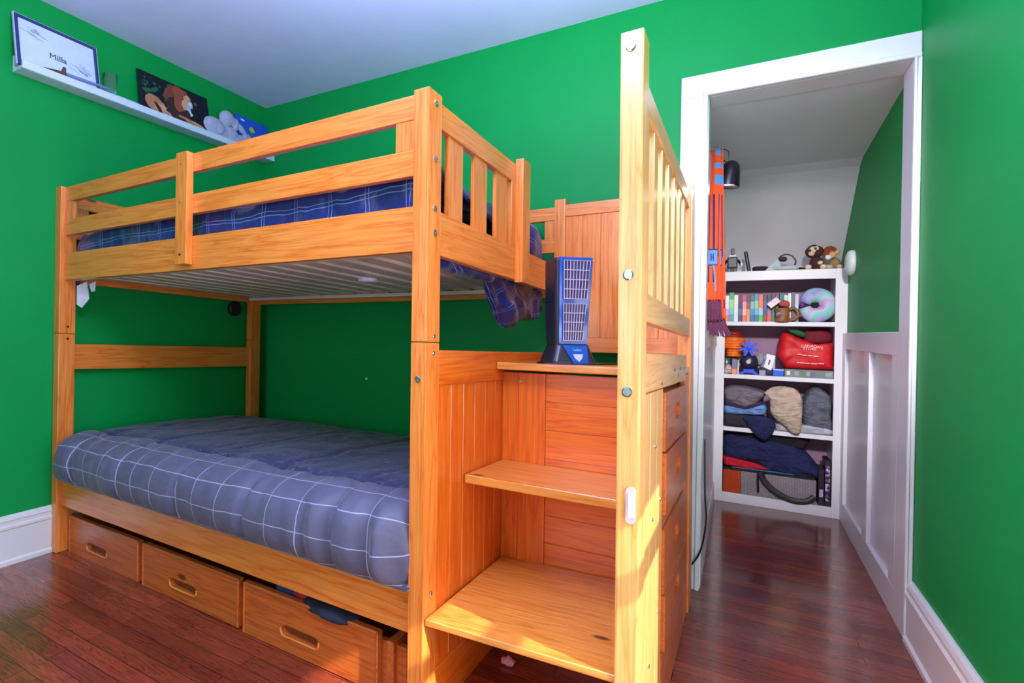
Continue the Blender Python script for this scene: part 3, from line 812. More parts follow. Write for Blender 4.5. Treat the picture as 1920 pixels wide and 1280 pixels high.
# framed drawing, local coords: x = out of the picture, y = width, z = height
def poly_patch(bm, pts, x, mi): 
    f = bm.faces.new([bm.verts.new((x, a, b_)) for a, b_ in pts]); f.material_index = mi
def oval(cy, cz, ry, rz, n=18, rot=0, jag=0, seed=0):
    out = []
    for k in range(n):
        a = 2 * PI * k / n; r = 1 + jag * noise.noise(Vector((math.cos(a) * 3, math.sin(a) * 3, seed)))
        yy, zz = ry * math.cos(a) * r, rz * math.sin(a) * r
        out.append((cy + yy * math.cos(rot) - zz * math.sin(rot), cz + yy * math.sin(rot) + zz * math.cos(rot)))
    return out
FW, FH = .325, .235
pf = lean('framed_drawing', 'dark blue framed pencil drawing leaning at the left end of the ledge', 'picture', 1.022, FW, FH)
fm = NB()
for a in ((0, FW, 0, .012), (0, FW, FH - .012, FH), (0, .012, .012, FH - .012), (FW - .012, FW, .012, FH - .012)): box(fm, -.006, .010, a[0], a[1], a[2], a[3])
obj('frame', fm, flat((38, 52, 110), .35), pf)
fm2 = NB()
for a in ((-.004, FW + .004, FH, FH + .004), (-.004, 0, 0, FH), (FW, FW + .004, 0, FH)): box(fm2, -.006, .006, a[0], a[1], a[2], a[3], bev=.0005)
obj('frame_edge', fm2, flat((190, 190, 230), .3), pf)
pp = obj('paper', B(-.004, .002, .012, FW - .012, .012, FH - .012, bev=0), flat((205, 215, 250), .5, var=.03), pf)
random.seed(4)
for cyy, czz, rr, n_ in ((.075, .178, .035, 16), (.258, .084, .026, 22)):
    lb = NB()
    for k in range(n_):
        a = random.uniform(-.7, -.1); l_ = random.uniform(.01, .045); cy_ = cyy + random.gauss(0, rr * .5); cz_ = czz + random.gauss(0, rr * .3)
        tube(lb, [(.0025, cy_ - l_ / 2, cz_ + l_ * .2), (.0025, cy_, cz_ + random.uniform(-.003, .003)), (.0025, cy_ + l_ / 2, cz_ - l_ * .2)], .0006, 4)
    obj('sketch_lines', lb, flat((60, 74, 110), .6), pp)
obj('lettering', text_bm('Milla', .038, frame((.003, .158, .088), (0, 1, 0), (0, 0, 1))), flat((50, 58, 84), .6), pp)
# wooden sword lying along the ledge
sw = thing('toy_sword', 'toy sword with brown hilt and grey blade lying across the ledge front', 'toy sword', (LX - .02, 1.22, SZ))
obj('blade', tube(NB(), [(LX - .026, 1.205, SZ + .036), (LX - .026, 1.30, SZ + .040), (LX - .028, 1.395, SZ + .047), (LX - .028, 1.42, SZ + .049)], [.010, .011, .008, .001], 8, flatz=.8), flat((110, 130, 180), .4), sw)
obj('hilt', tube(NB(), [(LX - .02, 1.10, SZ + .022), (LX - .022, 1.16, SZ + .032), (LX - .026, 1.195, SZ + .036)], [.003, .006, .009], 8), flat((96, 52, 44), .6), sw)
obj('guard', tube(NB(), [(LX - .026, 1.20, SZ + .006), (LX - .026, 1.196, SZ + .040), (LX - .026, 1.200, SZ + .064)], [.008, .010, .006], 8), flat((92, 52, 48), .6), sw)
gm = NT('glass', .03); gm.b.inputs['Transmission Weight'].default_value = .95; gm.b.inputs['IOR'].default_value = 1.15; gm.base((.7, 1, .92, 1))
gl = obj('drinking_glass', lathe(NB(), [(.0, .002), (.025, 0), (.030, .125), (.0285, .125), (.024, .006), (0, .006)], (WX0 + .05, 1.405, SZ), 28, caps=False), gm.m, smooth=True)
tag(gl, 'small clear drinking glass on the ledge right of the framed drawing', 'glass')
# lion photograph
LW, LH = .405, .232
ph = lean('photo_print', 'dark photo print of a male lion standing on the picture ledge', 'picture', 1.545, LW, LH)
obj('panel', B(-.006, .004, 0, LW, 0, LH), flat((8, 12, 26), .35), ph)
cols = [(10, 14, 28), (24, 90, 60), (176, 116, 82), (120, 62, 44), (58, 30, 28), (206, 150, 116), (172, 186, 206), (230, 232, 236), (70, 70, 74), (148, 74, 50)]
bmi = NB()
random.seed(11)
for k in range(26): poly_patch(bmi, oval(random.uniform(.02, .17), random.uniform(.09, .20), random.uniform(.004, .016), random.uniform(.003, .012), 9, 0, .6, k), .0042 + k * .00002, 1)
seq = [(oval(.080, .045, .055, .040, 20, -.2, .2, 1), 2), (oval(.125, .020, .050, .030, 18, -.3, .2, 2), 5), (oval(.095, .03, .012, .028, 12, .5, .4, 9), 4),
       (oval(.215, .105, .080, .085, 26, -.3, .35, 3), 3), (oval(.200, .060, .060, .060, 24, .2, .4, 4), 4), (oval(.235, .150, .045, .030, 20, -.3, .4, 5), 9), (oval(.225, .100, .035, .050, 20, -.2, .4, 6), 9),
       (oval(.262, .112, .024, .045, 20, -.35, .2, 7), 5), (oval(.280, .095, .017, .040, 18, -.35, .2, 8), 6), (oval(.292, .086, .006, .010, 10), 0), (oval(.286, .112, .006, .012, 10, .4), 7), (oval(.284, .060, .012, .010, 12), 7), (oval(.262, .052, .02, .024, 14, 0, .3, 2), 4),
       (oval(.320, .128, .010, .010, 10, .6, .3), 3), (oval(.265, .020, .060, .012, 16, -.15), 2), (oval(.33, .013, .05, .010, 14, -.25), 5), (oval(.215, .012, .04, .012, 14, 0), 4), (oval(.245, .128, .006, .004, 8), 0)]
for k, (pts, mi) in enumerate(seq): poly_patch(bmi, [(min(.402, max(.003, a)), min(LH - .003, max(.003, b_ * 1.12 + .018))) for a, b_ in pts], .0050 + k * .00006, mi)
obj('lion_image', bmi, [flat(c, .5) for c in cols], ph)
# grey elephant plush
PL = flat((172, 170, 205), .9, var=.1, scale=80)
ep = thing('elephant_plush', 'pale grey stuffed elephant slumped on the ledge in front of the prints', 'soft toy', (-2.695, 2.10, SZ))
def pblob(name, parent, mat, *bl, label=None):
    bm = NB()
    for b_ in bl: blob(bm, b_[0], b_[1], 1.0, b_[2] if len(b_) > 2 else 1, .003, 30, 20, 12, rot=b_[3] if len(b_) > 3 else None)
    return obj(name, bm, mat, parent, smooth=True, label=label)
ex = -2.695; ep.scale = (1.15, 1.04, 1.25)
pblob('body', ep, PL, ((ex, 1.985, SZ + .052), (.030, .075, .050)), ((ex, 2.04, SZ + .04), (.026, .06, .038), 3))
pblob('body_fold', ep, PL, ((ex + .006, 2.09, SZ + .045), (.024, .05, .04), 12), ((ex + .008, 2.16, SZ + .035), (.02, .06, .03), 13), ((ex + .014, 2.01, SZ + .05), (.018, .04, .03), 14))
pblob('head', ep, PL, ((ex + .004, 2.065, SZ + .118), (.028, .048, .036), 5), ((ex + .008, 2.10, SZ + .11), (.02, .03, .024), 6))
for a in (((ex + .008, 2.05, SZ + .10), (.008, .035, .034), 2), ((ex + .018, 2.115, SZ + .10), (.008, .022, .028), 4)): pblob('ear', ep, PL, a)
pblob('trunk', ep, PL, ((ex + .012, 2.16, SZ + .09), (.014, .045, .016), 1, (-.5, 0, 0)), ((ex + .012, 2.205, SZ + .06), (.012, .022, .022), 2))
for a in (((ex + .012, 2.13, SZ + .03), (.016, .035, .022), 2), ((ex + .012, 2.20, SZ + .045), (.016, .05, .028), 7), ((ex + .004, 2.25, SZ + .04), (.016, .045, .024), 8), ((ex - .004, 2.29, SZ + .03), (.018, .035, .022), 9)): pblob('leg', ep, PL, a)
bc = lean('greeting_card', 'bright blue card with a yellow star leaning at the ledge right end', 'card', 2.145, .25, .225)
obj('card_panel', B(-.003, .003, 0, .25, 0, .225), flat((40, 84, 214), .5), bc)
sb = NB(); poly_patch(sb, oval(.115, .150, .022, .022, 10, 0, .5), .0032, 0); poly_patch(sb, oval(.05, .196, .018, .008, 10, 0, .5), .0032, 1); poly_patch(sb, oval(.17, .11, .012, .016, 10, 0, .8), .0032, 2); poly_patch(sb, oval(.12, .122, .010, .016, 8), .0033, 3)
obj('card_print', sb, [flat((190, 210, 60), .5), flat((190, 230, 250), .5), flat((90, 200, 250), .5), flat((30, 130, 120), .5)], bc)

# ------------------------------------------------------------------ closet bookshelf
Yc = 3.748
SXL, SXR = CXL + .001, CXR - .001
SHT = [1.392, 1.137, .806, .474, .058]      # underside of top, then shelf tops
sh = thing('built_in_bookcase', 'white built-in bookcase filling the end wall of the closet', 'bookcase', (.2, Yc, 0))
bm = NB()
box(bm, SXL, -.082, Yc, Yc + .02, .0, 1.45); box(bm, .480, SXR, Yc, Yc + .02, .0, 1.45); box(bm, -.082, .480, Yc, Yc + .02, 1.392, 1.45); box(bm, -.082, .480, Yc, Yc + .02, .0, .060)
obj('face_frame', bm, TRIM, sh)
obj('top_board', B(SXL, SXR, Yc + .02, CY1, 1.43, 1.449), TRIM, sh)
for x0, x1 in ((SXL, -.095), (.488, SXR)): obj('side_board', B(x0, x1, Yc + .02, CY1, 0, 1.43), TRIM, sh)
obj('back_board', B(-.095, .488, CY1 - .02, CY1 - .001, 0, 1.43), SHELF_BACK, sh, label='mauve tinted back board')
for z in SHT[1:]: obj('shelf', B(-.094, .487, Yc + .004, CY1 - .02, z - .026, z), TRIM, sh)
obj('shelf', B(-.094, .487, Yc + .021, CY1 - .02, .02, .0315), TRIM, sh) if False else None
S1, S2, S3, S4, S0 = SHT[1] + .0005, SHT[2] + .0005, SHT[3] + .0005, SHT[4] + .0005, 1.4495
# books
books = [((-.085, -.062), .165, [(250, 110, 90), (200, 170, 230), (235, 225, 240), (240, 235, 245)], 'lilac and white spined book at the left end of the book row'),
 ((-.061, -.036), .185, [(60, 160, 200), (120, 200, 190), (150, 220, 140), (50, 170, 100)], 'tall green topped book, second from the left in the row'),
 ((-.035, -.012), .168, [(225, 220, 225), (235, 228, 230), (240, 235, 235)], 'plain white spined book between the green and navy books'),
 ((-.011, .010), .165, [(50, 48, 90), (90, 92, 130), (30, 32, 70), (90, 30, 50)], 'navy and grey spined book next to the plain white book'),
 ((.011, .034), .165, [(245, 100, 90), (245, 180, 170), (240, 150, 180), (205, 60, 140)], 'pink and coral spined book in the left half of the row'),
 ((.035, .054), .160, [(200, 150, 90), (220, 140, 90), (150, 60, 30), (90, 50, 40)], 'brown and orange spined book right of the pink one'),
 ((.055, .076), .165, [(20, 100, 150), (60, 140, 190), (130, 180, 190), (0, 110, 100)], 'teal topped blue book right of the brown one'),
 ((.077, .098), .172, [(20, 110, 170), (90, 180, 190), (150, 200, 140), (0, 150, 200)], 'bright cyan topped book left of the orange and green one'),
 ((.099, .122), .170, [(60, 190, 60), (150, 200, 230), (245, 110, 70), (245, 100, 60)], 'orange topped book with a bright green foot'),
 ((.123, .144), .168, [(150, 20, 70), (80, 60, 110), (60, 70, 130), (30, 36, 80)], 'dark navy book with a crimson foot'),
 ((.145, .166), .168, [(220, 80, 50), (150, 110, 140), (90, 60, 110), (20, 24, 50)], 'black topped book with an orange foot beside the mug'),
 ((.167, .186), .168, [(40, 110, 100), (30, 90, 80), (60, 30, 60)], 'dark green spined book partly behind the mug'),
 ((.187, .208), .166, [(120, 40, 60), (110, 30, 60)], 'maroon book behind the mug tag'),
 ((.209, .230), .172, [(20, 40, 90), (10, 90, 110)], 'teal and navy book rising behind the mug'),
 ((.231, .250), .165, [(90, 160, 150), (190, 220, 210)], 'pale mint topped book behind the mug contents'),
 ((.251, .268), .175, [(200, 190, 190), (230, 220, 215)], 'narrow cream book right behind the mug handle'),
 ((.269, .287), .180, [(60, 60, 76), (80, 80, 96)], 'charcoal book between the cream and pale grey books'),
 ((.288, .306), .170, [(170, 170, 190), (200, 200, 215)], 'pale grey book at the right end beside the neck pillow')]
for (x0, x1), hgt, cc, lab in books:
    b_ = thing('book', lab, 'book', ((x0 + x1) / 2, Yc + .04, S1), group='books on the upper closet shelf')
    y0 = Yc + .035 + random.uniform(0, .012)
    bm = NB(); box(bm, x0, x0 + .0018, y0, y0 + .13, S1, S1 + hgt, bev=.0005); box(bm, x1 - .0018, x1, y0, y0 + .13, S1, S1 + hgt, bev=.0005); box(bm, x0, x1, y0 - .002, y0 + .002, S1, S1 + hgt, bev=.0008)
    obj('cover', bm, mat_bands('spine_art', cc, hgt), b_)
    obj('pages', B(x0 + .002, x1 - .002, y0 + .002, y0 + .126, S1 + .004, S1 + hgt - .004, bev=0), flat((232, 224, 208), .8), b_)
# wooden mug
mg = thing('wooden_mug', 'brown wooden tankard mug in front of the books, holding small things', 'mug', (.222, Yc + .0, S1))
MW = flat((140, 84, 38), .5, var=.3); mc = (.222, Yc - .0 + .0, 0)
MY = Yc + .018 - .028
MY = Yc - .0
mug = NB(); lathe(mug, [(.038, S1), (.040, S1 + .004), (.037, S1 + .02), (.036, S1 + .06), (.039, S1 + .078), (.039, S1 + .084), (.034, S1 + .084), (.032, S1 + .01)], (.222, Yc + .0, 0), 22)
for v in mug.verts: v.co.y = Yc + .004 + (v.co.y - Yc) * .72 
obj('body', mug, MW, mg, smooth=True)
obj('handle', tube(NB(), curve([(.256, Yc + .005, S1 + .074), (.278, Yc + .005, S1 + .082), (.298, Yc + .005, S1 + .062), (.300, Yc + .005, S1 + .036), (.282, Yc + .005, S1 + .016), (.257, Yc + .005, S1 + .012)], 6), .009, 10), MW, mg, smooth=True)
obj('emblem', lathe(NB(), [(.018, 0), (.016, -.003), (.004, -.004)], (.203, Yc - .0195, S1 + .042), 18, 'y'), flat((58, 52, 56), .4), mg, label='dark grey round emblem')
lump('small_pouch', 'red and copper wrapped sweet bag sitting in the wooden mug', 'bag', (.232, Yc + .005, S1 + .105), (.028, .018, .026), (170, 70, 54), 6)
tg = obj('price_tag', xform(B(-.032, .032, -.001, .001, -.018, .018), Matrix.Translation((.176, Yc - .012, S1 + .115)) @ Matrix.Rotation(-.72, 4, 'Y')), flat((232, 214, 222), .6)); tag(tg, 'tilted white card tag sticking out of the wooden mug', 'tag')
# neck pillow
def mat_tiedye():
    t = NT('pastel_tie_dye', .9); n = t.n('ShaderNodeTexNoise'); n.inputs['Scale'].default_value = 9; n.inputs['Detail'].default_value = 1
    t.l(t.coords(), n.inputs['Vector'])
    return t.base(t.ramp(n.outputs[0], [(.3, lin((110, 110, 190))), (.42, lin((176, 176, 220))), (.5, lin((130, 210, 185))), (.58, lin((190, 200, 225))), (.68, lin((205, 140, 195)))]))
npc = thing('neck_pillow', 'pastel tie-dye neck pillow standing at the right of the book shelf', 'pillow', (.40, Yc + .05, S1))
pts = []
for k in range(25):
    a = PI + .22 + (2 * PI - .44) * k / 24; pts.append((.395 + .058 * math.cos(a), Yc + .06, S1 + .102 + .060 * math.sin(a) * 1.0))
obj('cushion', tube(NB(), pts, [.030 + .014 * min(1, min(k, 24 - k) / 4) for k in range(25)], 16), mat_tiedye(), npc, smooth=True)
obj('snap_strap', blob(NB(), (.322, Yc + .03, S1 + .102), (.012, .012, .016), 1, 1, .002, 30, 12, 8), flat((120, 30, 130), .5), npc, smooth=True)

# ---- second shelf
lt = thing('paper_lantern', 'orange ribbed collapsible lantern at the left of the second shelf', 'lantern', (-.03, Yc + .09, S2 + .10))
prof = []
for k in range(81):
    t = k / 80; z = S2 + .108 + t * .165; ph_ = (t * 2 - 1); r = .066 * math.sqrt(max(.02, 1 - max(0, ph_) ** 2 * .95)) * (1 if ph_ > -.35 else .62 if ph_ < -.45 else .8)
    prof.append((max(.012, r + .0035 * math.sin(k * PI * .25)), z))
cap_i = 60
obj('shade', lathe(NB(), prof[:cap_i], (-.032, Yc + .095, 0), 30), flat((242, 120, 36), .45), lt, smooth=True)
obj('cap', lathe(NB(), prof[cap_i - 1:], (-.032, Yc + .095, 0), 30), flat((150, 34, 18), .4), lt, smooth=True, label='dark red top cap')
obj('stem', lathe(NB(), [(.02, S2), (.012, S2 + .01), (.012, S2 + .108)], (-.032, Yc + .095, 0), 14), flat((60, 60, 66), .4), lt)
jr = obj('glass_jar', lathe(NB(), [(.020, S2), (.022, S2 + .004), (.022, S2 + .09), (.016, S2 + .10)], (-.070, Yc + .03, 0), 18), flat((70, 92, 92), .15), smooth=True); tag(jr, 'grey green jar beneath the orange lantern', 'jar')
lump('trinket', 'pile of small pink and white trinkets at the foot of the grey jar', 'trinkets', (-.062, Yc + .012, S2 + .025), (.022, .010, .024), (200, 170, 170), 4, amp=.01, freq=60)
bx = obj('slim_box', B(-.040, -.012, Yc + .014, Yc + .05, S2, S2 + .095), mat_bands('box_art', [(240, 150, 110), (120, 110, 150), (130, 110, 140)], .095)); tag(bx, 'slim purple box with an orange foot left of the toy fan', 'box')
bx = obj('slim_box', B(-.010, .000, Yc + .014, Yc + .05, S2, S2 + .09), flat((200, 196, 200), .5)); tag(bx, 'narrow pale box standing just left of the toy fan', 'box')
tf = thing('toy_fan', 'toy windmill with blue blades on a dark ball and blue feet', 'toy', (.052, Yc + .03, S2))
fy = Yc + .045
obj('ball', blob(NB(), (.054, fy, S2 + .078), (.050, .036, .054), 1, 0, 0, 1, 28, 18), flat((38, 34, 62), .3), tf, smooth=True)
BLU = flat((20, 70, 224), .4)
bm = NB()
for k in range(7):
    a = PI / 2 + 2 * PI * k / 7; M = Matrix.Translation((.050, fy - .047, S2 + .165)) @ Matrix.Rotation(-a, 4, 'Y')
    vs0 = set(bm.verts); box(bm, .006, .053, -.002, .002, -.0075, .0075, bev=.002)
    for v in set(bm.verts) - vs0: v.co = M @ v.co
lathe(bm, [(.012, .004), (.012, -.006), (.004, -.009)], (.050, fy - .047, S2 + .165), 14, 'y')
obj('blades', bm, BLU, tf)
obj('shaft', tube(NB(), [(.050, fy - .044, S2 + .165), (.050, fy - .01, S2 + .165), (.052, fy - .002, S2 + .125)], .006, 8), BLU, tf)
obj('badge', lathe(NB(), [(.013, 0), (.011, -.003)], (.050, fy - .0345, S2 + .080), 16, 'y'), flat((190, 205, 190), .4), tf)
bm = NB(); prism(bm, [(.000, S2), (.016, S2), (.032, S2 + .012), (.072, S2 + .012), (.090, S2), (.108, S2), (.088, S2 + .020), (.080, S2 + .022), (.084, S2 + .034), (.022, S2 + .034), (.026, S2 + .022), (.016, S2 + .020)], fy - .03, fy + .02, 'xz')
obj('feet', bm, BLU, tf)
lump('trinket', 'grey and white toy shell right behind the toy windmill', 'toy', (.118, Yc + .07, S2 + .10), (.020, .015, .035), (150, 146, 156), 8)
bx = obj('card_sheet', xform(B(-.045, .045, -.0015, .0015, -.055, .055), Matrix.Translation((.15, Yc + .10, S2 + .062)) @ Matrix.Rotation(.1, 4, 'X')), flat((206, 210, 216), .6)); tag(bx, 'pale grey card standing behind the white card on the second shelf', 'card')
cd = thing('white_card', 'white card with a red and black mark leaning behind the grey box', 'card', (.158, Yc + .04, S2))
obj('sheet', xform(B(-.024, .024, -.001, .001, -.046, .046), Matrix.Translation((.160, Yc + .045, S2 + .083)) @ Matrix.Rotation(.24, 4, 'Y') @ Matrix.Rotation(-.05, 4, 'X')), flat((238, 240, 246), .5, var=.02), cd)
obj('mark', xform(B(-.004, .004, -.002, .001, -.018, .014), Matrix.Translation((.162, Yc + .042, S2 + .083)) @ Matrix.Rotation(.24, 4, 'Y')), flat((130, 60, 70), .5), cd)
pn = obj('pen', tube(NB(), [(.128, Yc + .038, S2 + .045), (.142, Yc + .045, S2 + .10), (.147, Yc + .05, S2 + .128)], [.003, .004, .002], 8), flat((120, 130, 190), .4)); tag(pn, 'blue grey pen leaning on the white card', 'pen')
lump('dark_pouch', 'dark grey pouch lying behind the small grey and blue boxes', 'pouch', (.145, Yc + .06, S2 + .022), (.045, .03, .022), (60, 56, 70), 2)
bx = obj('small_box', B(.108, .142, Yc + .006, Yc + .03, S2, S2 + .033), flat((150, 152, 164), .5)); tag(bx, 'small grey box left of the bright blue box', 'box')
bb = thing('small_box', 'small bright blue box with a white rim on the second shelf', 'box', (.207, Yc + .02, S2))
obj('carton', B(.179, .236, Yc + .006, Yc + .04, S2, S2 + .044, bev=.003), flat((24, 90, 214), .4), bb)
obj('rim', B(.179, .236, Yc + .004, Yc + .0062, S2 + .037, S2 + .043, bev=0), flat((190, 210, 250), .4), bb)
fb = thing('board_game_box', 'flat grey green box printed with small pictures beneath the red bag', 'box', (.36, Yc + .1, S2))
obj('lid', B(.240, .478, Yc + .012, Yc + .22, S2, S2 + .046), flat((112, 124, 118), .5), fb)
pr = NB()
for i, (a, b_, mi) in enumerate(((.250, .268, 0), (.290, .312, 1), (.348, .366, 1), (.372, .392, 2), (.440, .475, 1))): box(pr, a, b_, Yc + .0105, Yc + .012, S2 + .010, S2 + .036, bev=0, mi=mi)
obj('printed_labels', pr, [flat((236, 226, 226), .5), flat((150, 160, 165), .5), flat((110, 90, 140), .5)], fb)
# red bag
rb = thing('reusable_bag', 'bright red fabric bag with white lettering slumped on the second shelf', 'bag', (.35, Yc + .06, S2 + .047))
RED = flat((206, 14, 24), .55, var=.15)
poly = [(.245, 0), (.475, -.0), (.482, .03), (.482, .12), (.480, .16), (.44, .158), (.40, .155), (.36, .170), (.30, .195), (.255, .218), (.228, .215), (.215, .18), (.21, .125), (.200, .085), (.212, .06), (.230, .03)]
def puff(poly, y0, y1, zb, seed, n=5, amp=.006):
    bm = NB(); cx = sum(p[0] for p in poly) / len(poly); cz = sum(p[1] for p in poly) / len(poly)
    sm = [(p.x, p.y) for p in curve([(a, b_, 0) for a, b_ in poly] + [(poly[0][0], poly[0][1], 0)], 5)][:-1]
    rings = []
    prof_ = [(.80, 0), (.93, .08), (.985, .22), (1, .45), (.985, .75), (.93, .95), (.8, 1)]
    for s, t in [(.35, -.02), (.6, -.01)] + prof_:
        ring = []
        for k, (a, b_) in enumerate(sm):
            x = cx + (a - cx) * s; z = zb + cz + (b_ - cz) * s; y = y0 + (y1 - y0) * t
            q = Vector((x * 18, z * 18, seed)); y += amp * (noise.noise(q) + .6 * noise.noise(q * 2.2)) * 2 * (1 if t < .9 else 0)
            ring.append(bm.verts.new((x, y, max(z, zb))))
        rings.append(ring)
    n_ = len(sm)
    for a, b_ in zip(rings, rings[1:]):
        for i in range(n_): bm.faces.new((a[i], a[(i + 1) % n_], b_[(i + 1) % n_], b_[i]))
    c0 = bm.verts.new((cx, y0 - .022 * (y1 - y0), zb + cz))
    for i in range(n_): bm.faces.new((c0, rings[0][(i + 1) % n_], rings[0][i]))
    bm.faces.new(rings[-1]); return bm
obj('bag_body', puff(poly, Yc + .014, Yc + .20, S2 + .047, 3), RED, rb, smooth=True)
WH = flat((250, 205, 205), .5, var=.02)
ft = frame((.368, Yc - .001, S2 + .047 + .150), (1, -.02, -.06), (0, .05, 1))
obj('lettering', text_bm("CANADA'S", .022, frame((.372, Yc + .000, S2 + .047 + .135), (1, 0, -.08), (0, 0, 1)), .001, bend=3), WH, rb)
obj('lettering', text_bm('STORE', .022, frame((.362, Yc + .000, S2 + .047 + .118), (1, 0, -.08), (0, 0, 1)), .001), WH, rb)
lb = NB()
for a, b_, z in ((.300, .322, .089), (.324, .350, .084), (.354, .376, .083), (.380, .405, .080), (.300, .335, .038), (.338, .362, .036), (.366, .400, .036), (.404, .432, .038)):
    box(lb, a, b_, Yc - .001, Yc + .001, S2 + .047 + z, S2 + .047 + z + .005, bev=.0004)
obj('printed_lines', lb, WH, rb)
lump('wrapped_bundle', 'dark crimson bundled cloth stuffed behind the top of the red bag', 'cloth', (.405, Yc + .14, S2 + .245), (.078, .05, .045), (110, 12, 40), 7, amp=.006)
lump('green_package', 'dark green package peeking from the opening of the red bag', 'package', (.305, Yc + .075, S2 + .262), (.048, .03, .016), (16, 92, 54), 5, rot=(0, .35, 0), amp=.005)

# ---- clothing shelves
def folded(name, label, poly, y0, y1, zb, rgb, seed, amp=.008):
    o = obj(name, puff(poly, y0, y1, zb, seed, amp=amp), cloth_mat(rgb), None, smooth=True)
    return tag(o, label, 'clothing')
def cloth_mat(rgb):
    key = ('cloth', rgb)
    if key in _cache: return _cache[key]
    t = NT('cloth_%d_%d_%d' % rgb, .9); n = t.n('ShaderNodeTexNoise'); n.inputs['Scale'].default_value = 14; n.inputs['Detail'].default_value = 4; n.inputs['Distortion'].default_value = 1.2
    t.l(t.coords((1, 1, 2.2)), n.inputs['Vector']); c = lin(rgb)
    t.bump(n.outputs[0], .8, .03)
    _cache[key] = t.m
    return t.base(t.ramp(n.outputs[0], [(.3, tuple(v * .6 for v in c[:3]) + (1,)), (.6, c)]))
y0 = Yc + .02
folded('folded_jacket', 'grey folded jacket at the top left of the clothes shelf', [(-.075, .155), (.06, .12), (.135, .19), (.145, .225), (.06, .248), (-.01, .255), (-.078, .235)], y0, y0 + .2, S3, (128, 116, 130), 1)
folded('folded_shirt', 'dark plum shirt folded between the grey jacket and blue shirt', [(-.078, .128), (.04, .105), (.12, .125), (.13, .165), (.03, .14), (-.078, .158)], y0 + .004, y0 + .19, S3, (66, 46, 76), 2, .004)
folded('folded_shirt', 'light blue shirt folded under the grey jacket', [(-.078, .075), (.05, .082), (.14, .085), (.155, .125), (.13, .15), (.04, .115), (-.078, .128)], y0 - .002, y0 + .19, S3, (116, 158, 226), 3, .005)
folded('folded_trousers', 'charcoal trousers at the bottom left of the clothes shelf', [(-.080, .0), (.05, .0), (.16, .0), (.165, .06), (.05, .08), (-.075, .075), (-.082, .03)], y0 - .016, y0 + .19, S3, (50, 46, 54), 4, .005)
folded('draped_sweater', 'navy sweater hanging over the edge of the clothes shelf', [(.03, .06), (.08, .085), (.15, .08), (.185, .05), (.205, .01), (.20, -.03), (.175, -.05), (.14, -.07), (.10, -.045), (.065, 0)], Yc - .018, Yc - .002, S3, (30, 32, 78), 5, .004) if False else None
def drape(name, label, poly, y0, y1, zb, rgb, seed):
    bm = NB(); sm = [(p.x, p.y) for p in curve([(a, b_, 0) for a, b_ in poly] + [(poly[0][0], poly[0][1], 0)], 6)][:-1]
    cx = sum(p[0] for p in poly) / len(poly); cz = sum(p[1] for p in poly) / len(poly); rings = []
    for s, t in ((.3, -.25), (.65, -.15), (.9, .1), (1, .5), (.95, 1)):
        ring = []
        for a, b_ in sm:
            x = cx + (a - cx) * s; z = zb + cz + (b_ - cz) * s
            ring.append(bm.verts.new((x, y0 + (y1 - y0) * t + .006 * noise.noise(Vector((x * 30, z * 30, seed))) * (1 if t < .6 else 0), z)))
        rings.append(ring)
    n_ = len(sm)
    for a, b_ in zip(rings, rings[1:]):
        for i in range(n_): bm.faces.new((a[i], a[(i + 1) % n_], b_[(i + 1) % n_], b_[i]))
    bm.faces.new(rings[0]); bm.faces.new(rings[-1])
    return tag(obj(name, bm, cloth_mat(rgb), None, smooth=True), label, 'clothing')
drape('draped_sweater', 'navy sweater drooping over the front edge of the clothes shelf', [(.025, .065), (.08, .085), (.16, .08), (.195, .045), (.19, 0), (.175, -.03), (.145, -.062), (.11, -.05), (.075, -.01)], Yc - .030, Yc + .0, S3, (32, 34, 82), 5)
drape('beige_shirt', 'beige shirt bundled and hanging over the middle of the clothes shelf', [(.135, .23), (.175, .265), (.24, .275), (.30, .26), (.33, .20), (.33, .10), (.325, .02), (.31, -.01), (.275, .0), (.24, .04), (.20, .07), (.17, .12), (.165, .19)], Yc - .034, Yc + .004, S3, (206, 182, 160), 6)
folded('folded_sweatshirt', 'slate grey sweatshirt folded at the right of the clothes shelf', [(.345, .03), (.475, .02), (.478, .10), (.478, .20), (.45, .25), (.40, .275), (.37, .25), (.338, .18), (.335, .09)], y0, y0 + .2, S3, (104, 106, 116), 7)
folded('folded_sheet', 'white folded sheet lying under the beige shirt and grey sweatshirt', [(.20, 0), (.475, 0), (.475, .035), (.40, .045), (.21, .05)], y0 - .004, y0 + .18, S3, (196, 196, 206), 8, .003)
# bottom shelf
folded('navy_jacket', 'large navy jacket heaped on the bottom closet shelf', [(-.078, .22), (.05, .205), (.20, .16), (.34, .14), (.42, .15), (.44, .18), (.40, .25), (.34, .31), (.22, .345), (.05, .355), (-.078, .345)], y0, y0 + .2, S4, (30, 34, 84), 9, .012)
folded('black_bundle', 'black garment squeezed at the top of the navy jacket heap', [(.03, .35), (.19, .34), (.33, .31), (.37, .33), (.35, .38), (.05, .383)], y0 + .03, y0 + .2, S4, (16, 14, 22), 10, .005)
folded('red_shirt', 'bright red folded shirt under the navy jacket heap', [(-.078, .165), (.06, .16), (.17, .165), (.19, .18), (.05, .207), (-.078, .22)], y0, y0 + .2, S4, (214, 20, 50), 11, .003)
tr_ = obj('tray', B(-.076, .405, Yc + .022, Yc + .22, S4 + .143, S4 + .158, bev=.004), flat((20, 22, 30), .35)); tag(tr_, 'black tray lid resting on the woven basket', 'tray')
tb_ = obj('folder', B(-.03, .30, Yc + .016, Yc + .20, S4 + .1585, S4 + .164), flat((50, 120, 160), .4)); tag(tb_, 'thin blue folder on top of the black tray', 'folder')
bk = thing('woven_basket', 'grey woven basket with an orange end on the bottom closet shelf', 'basket', (.16, Yc + .1, S4))
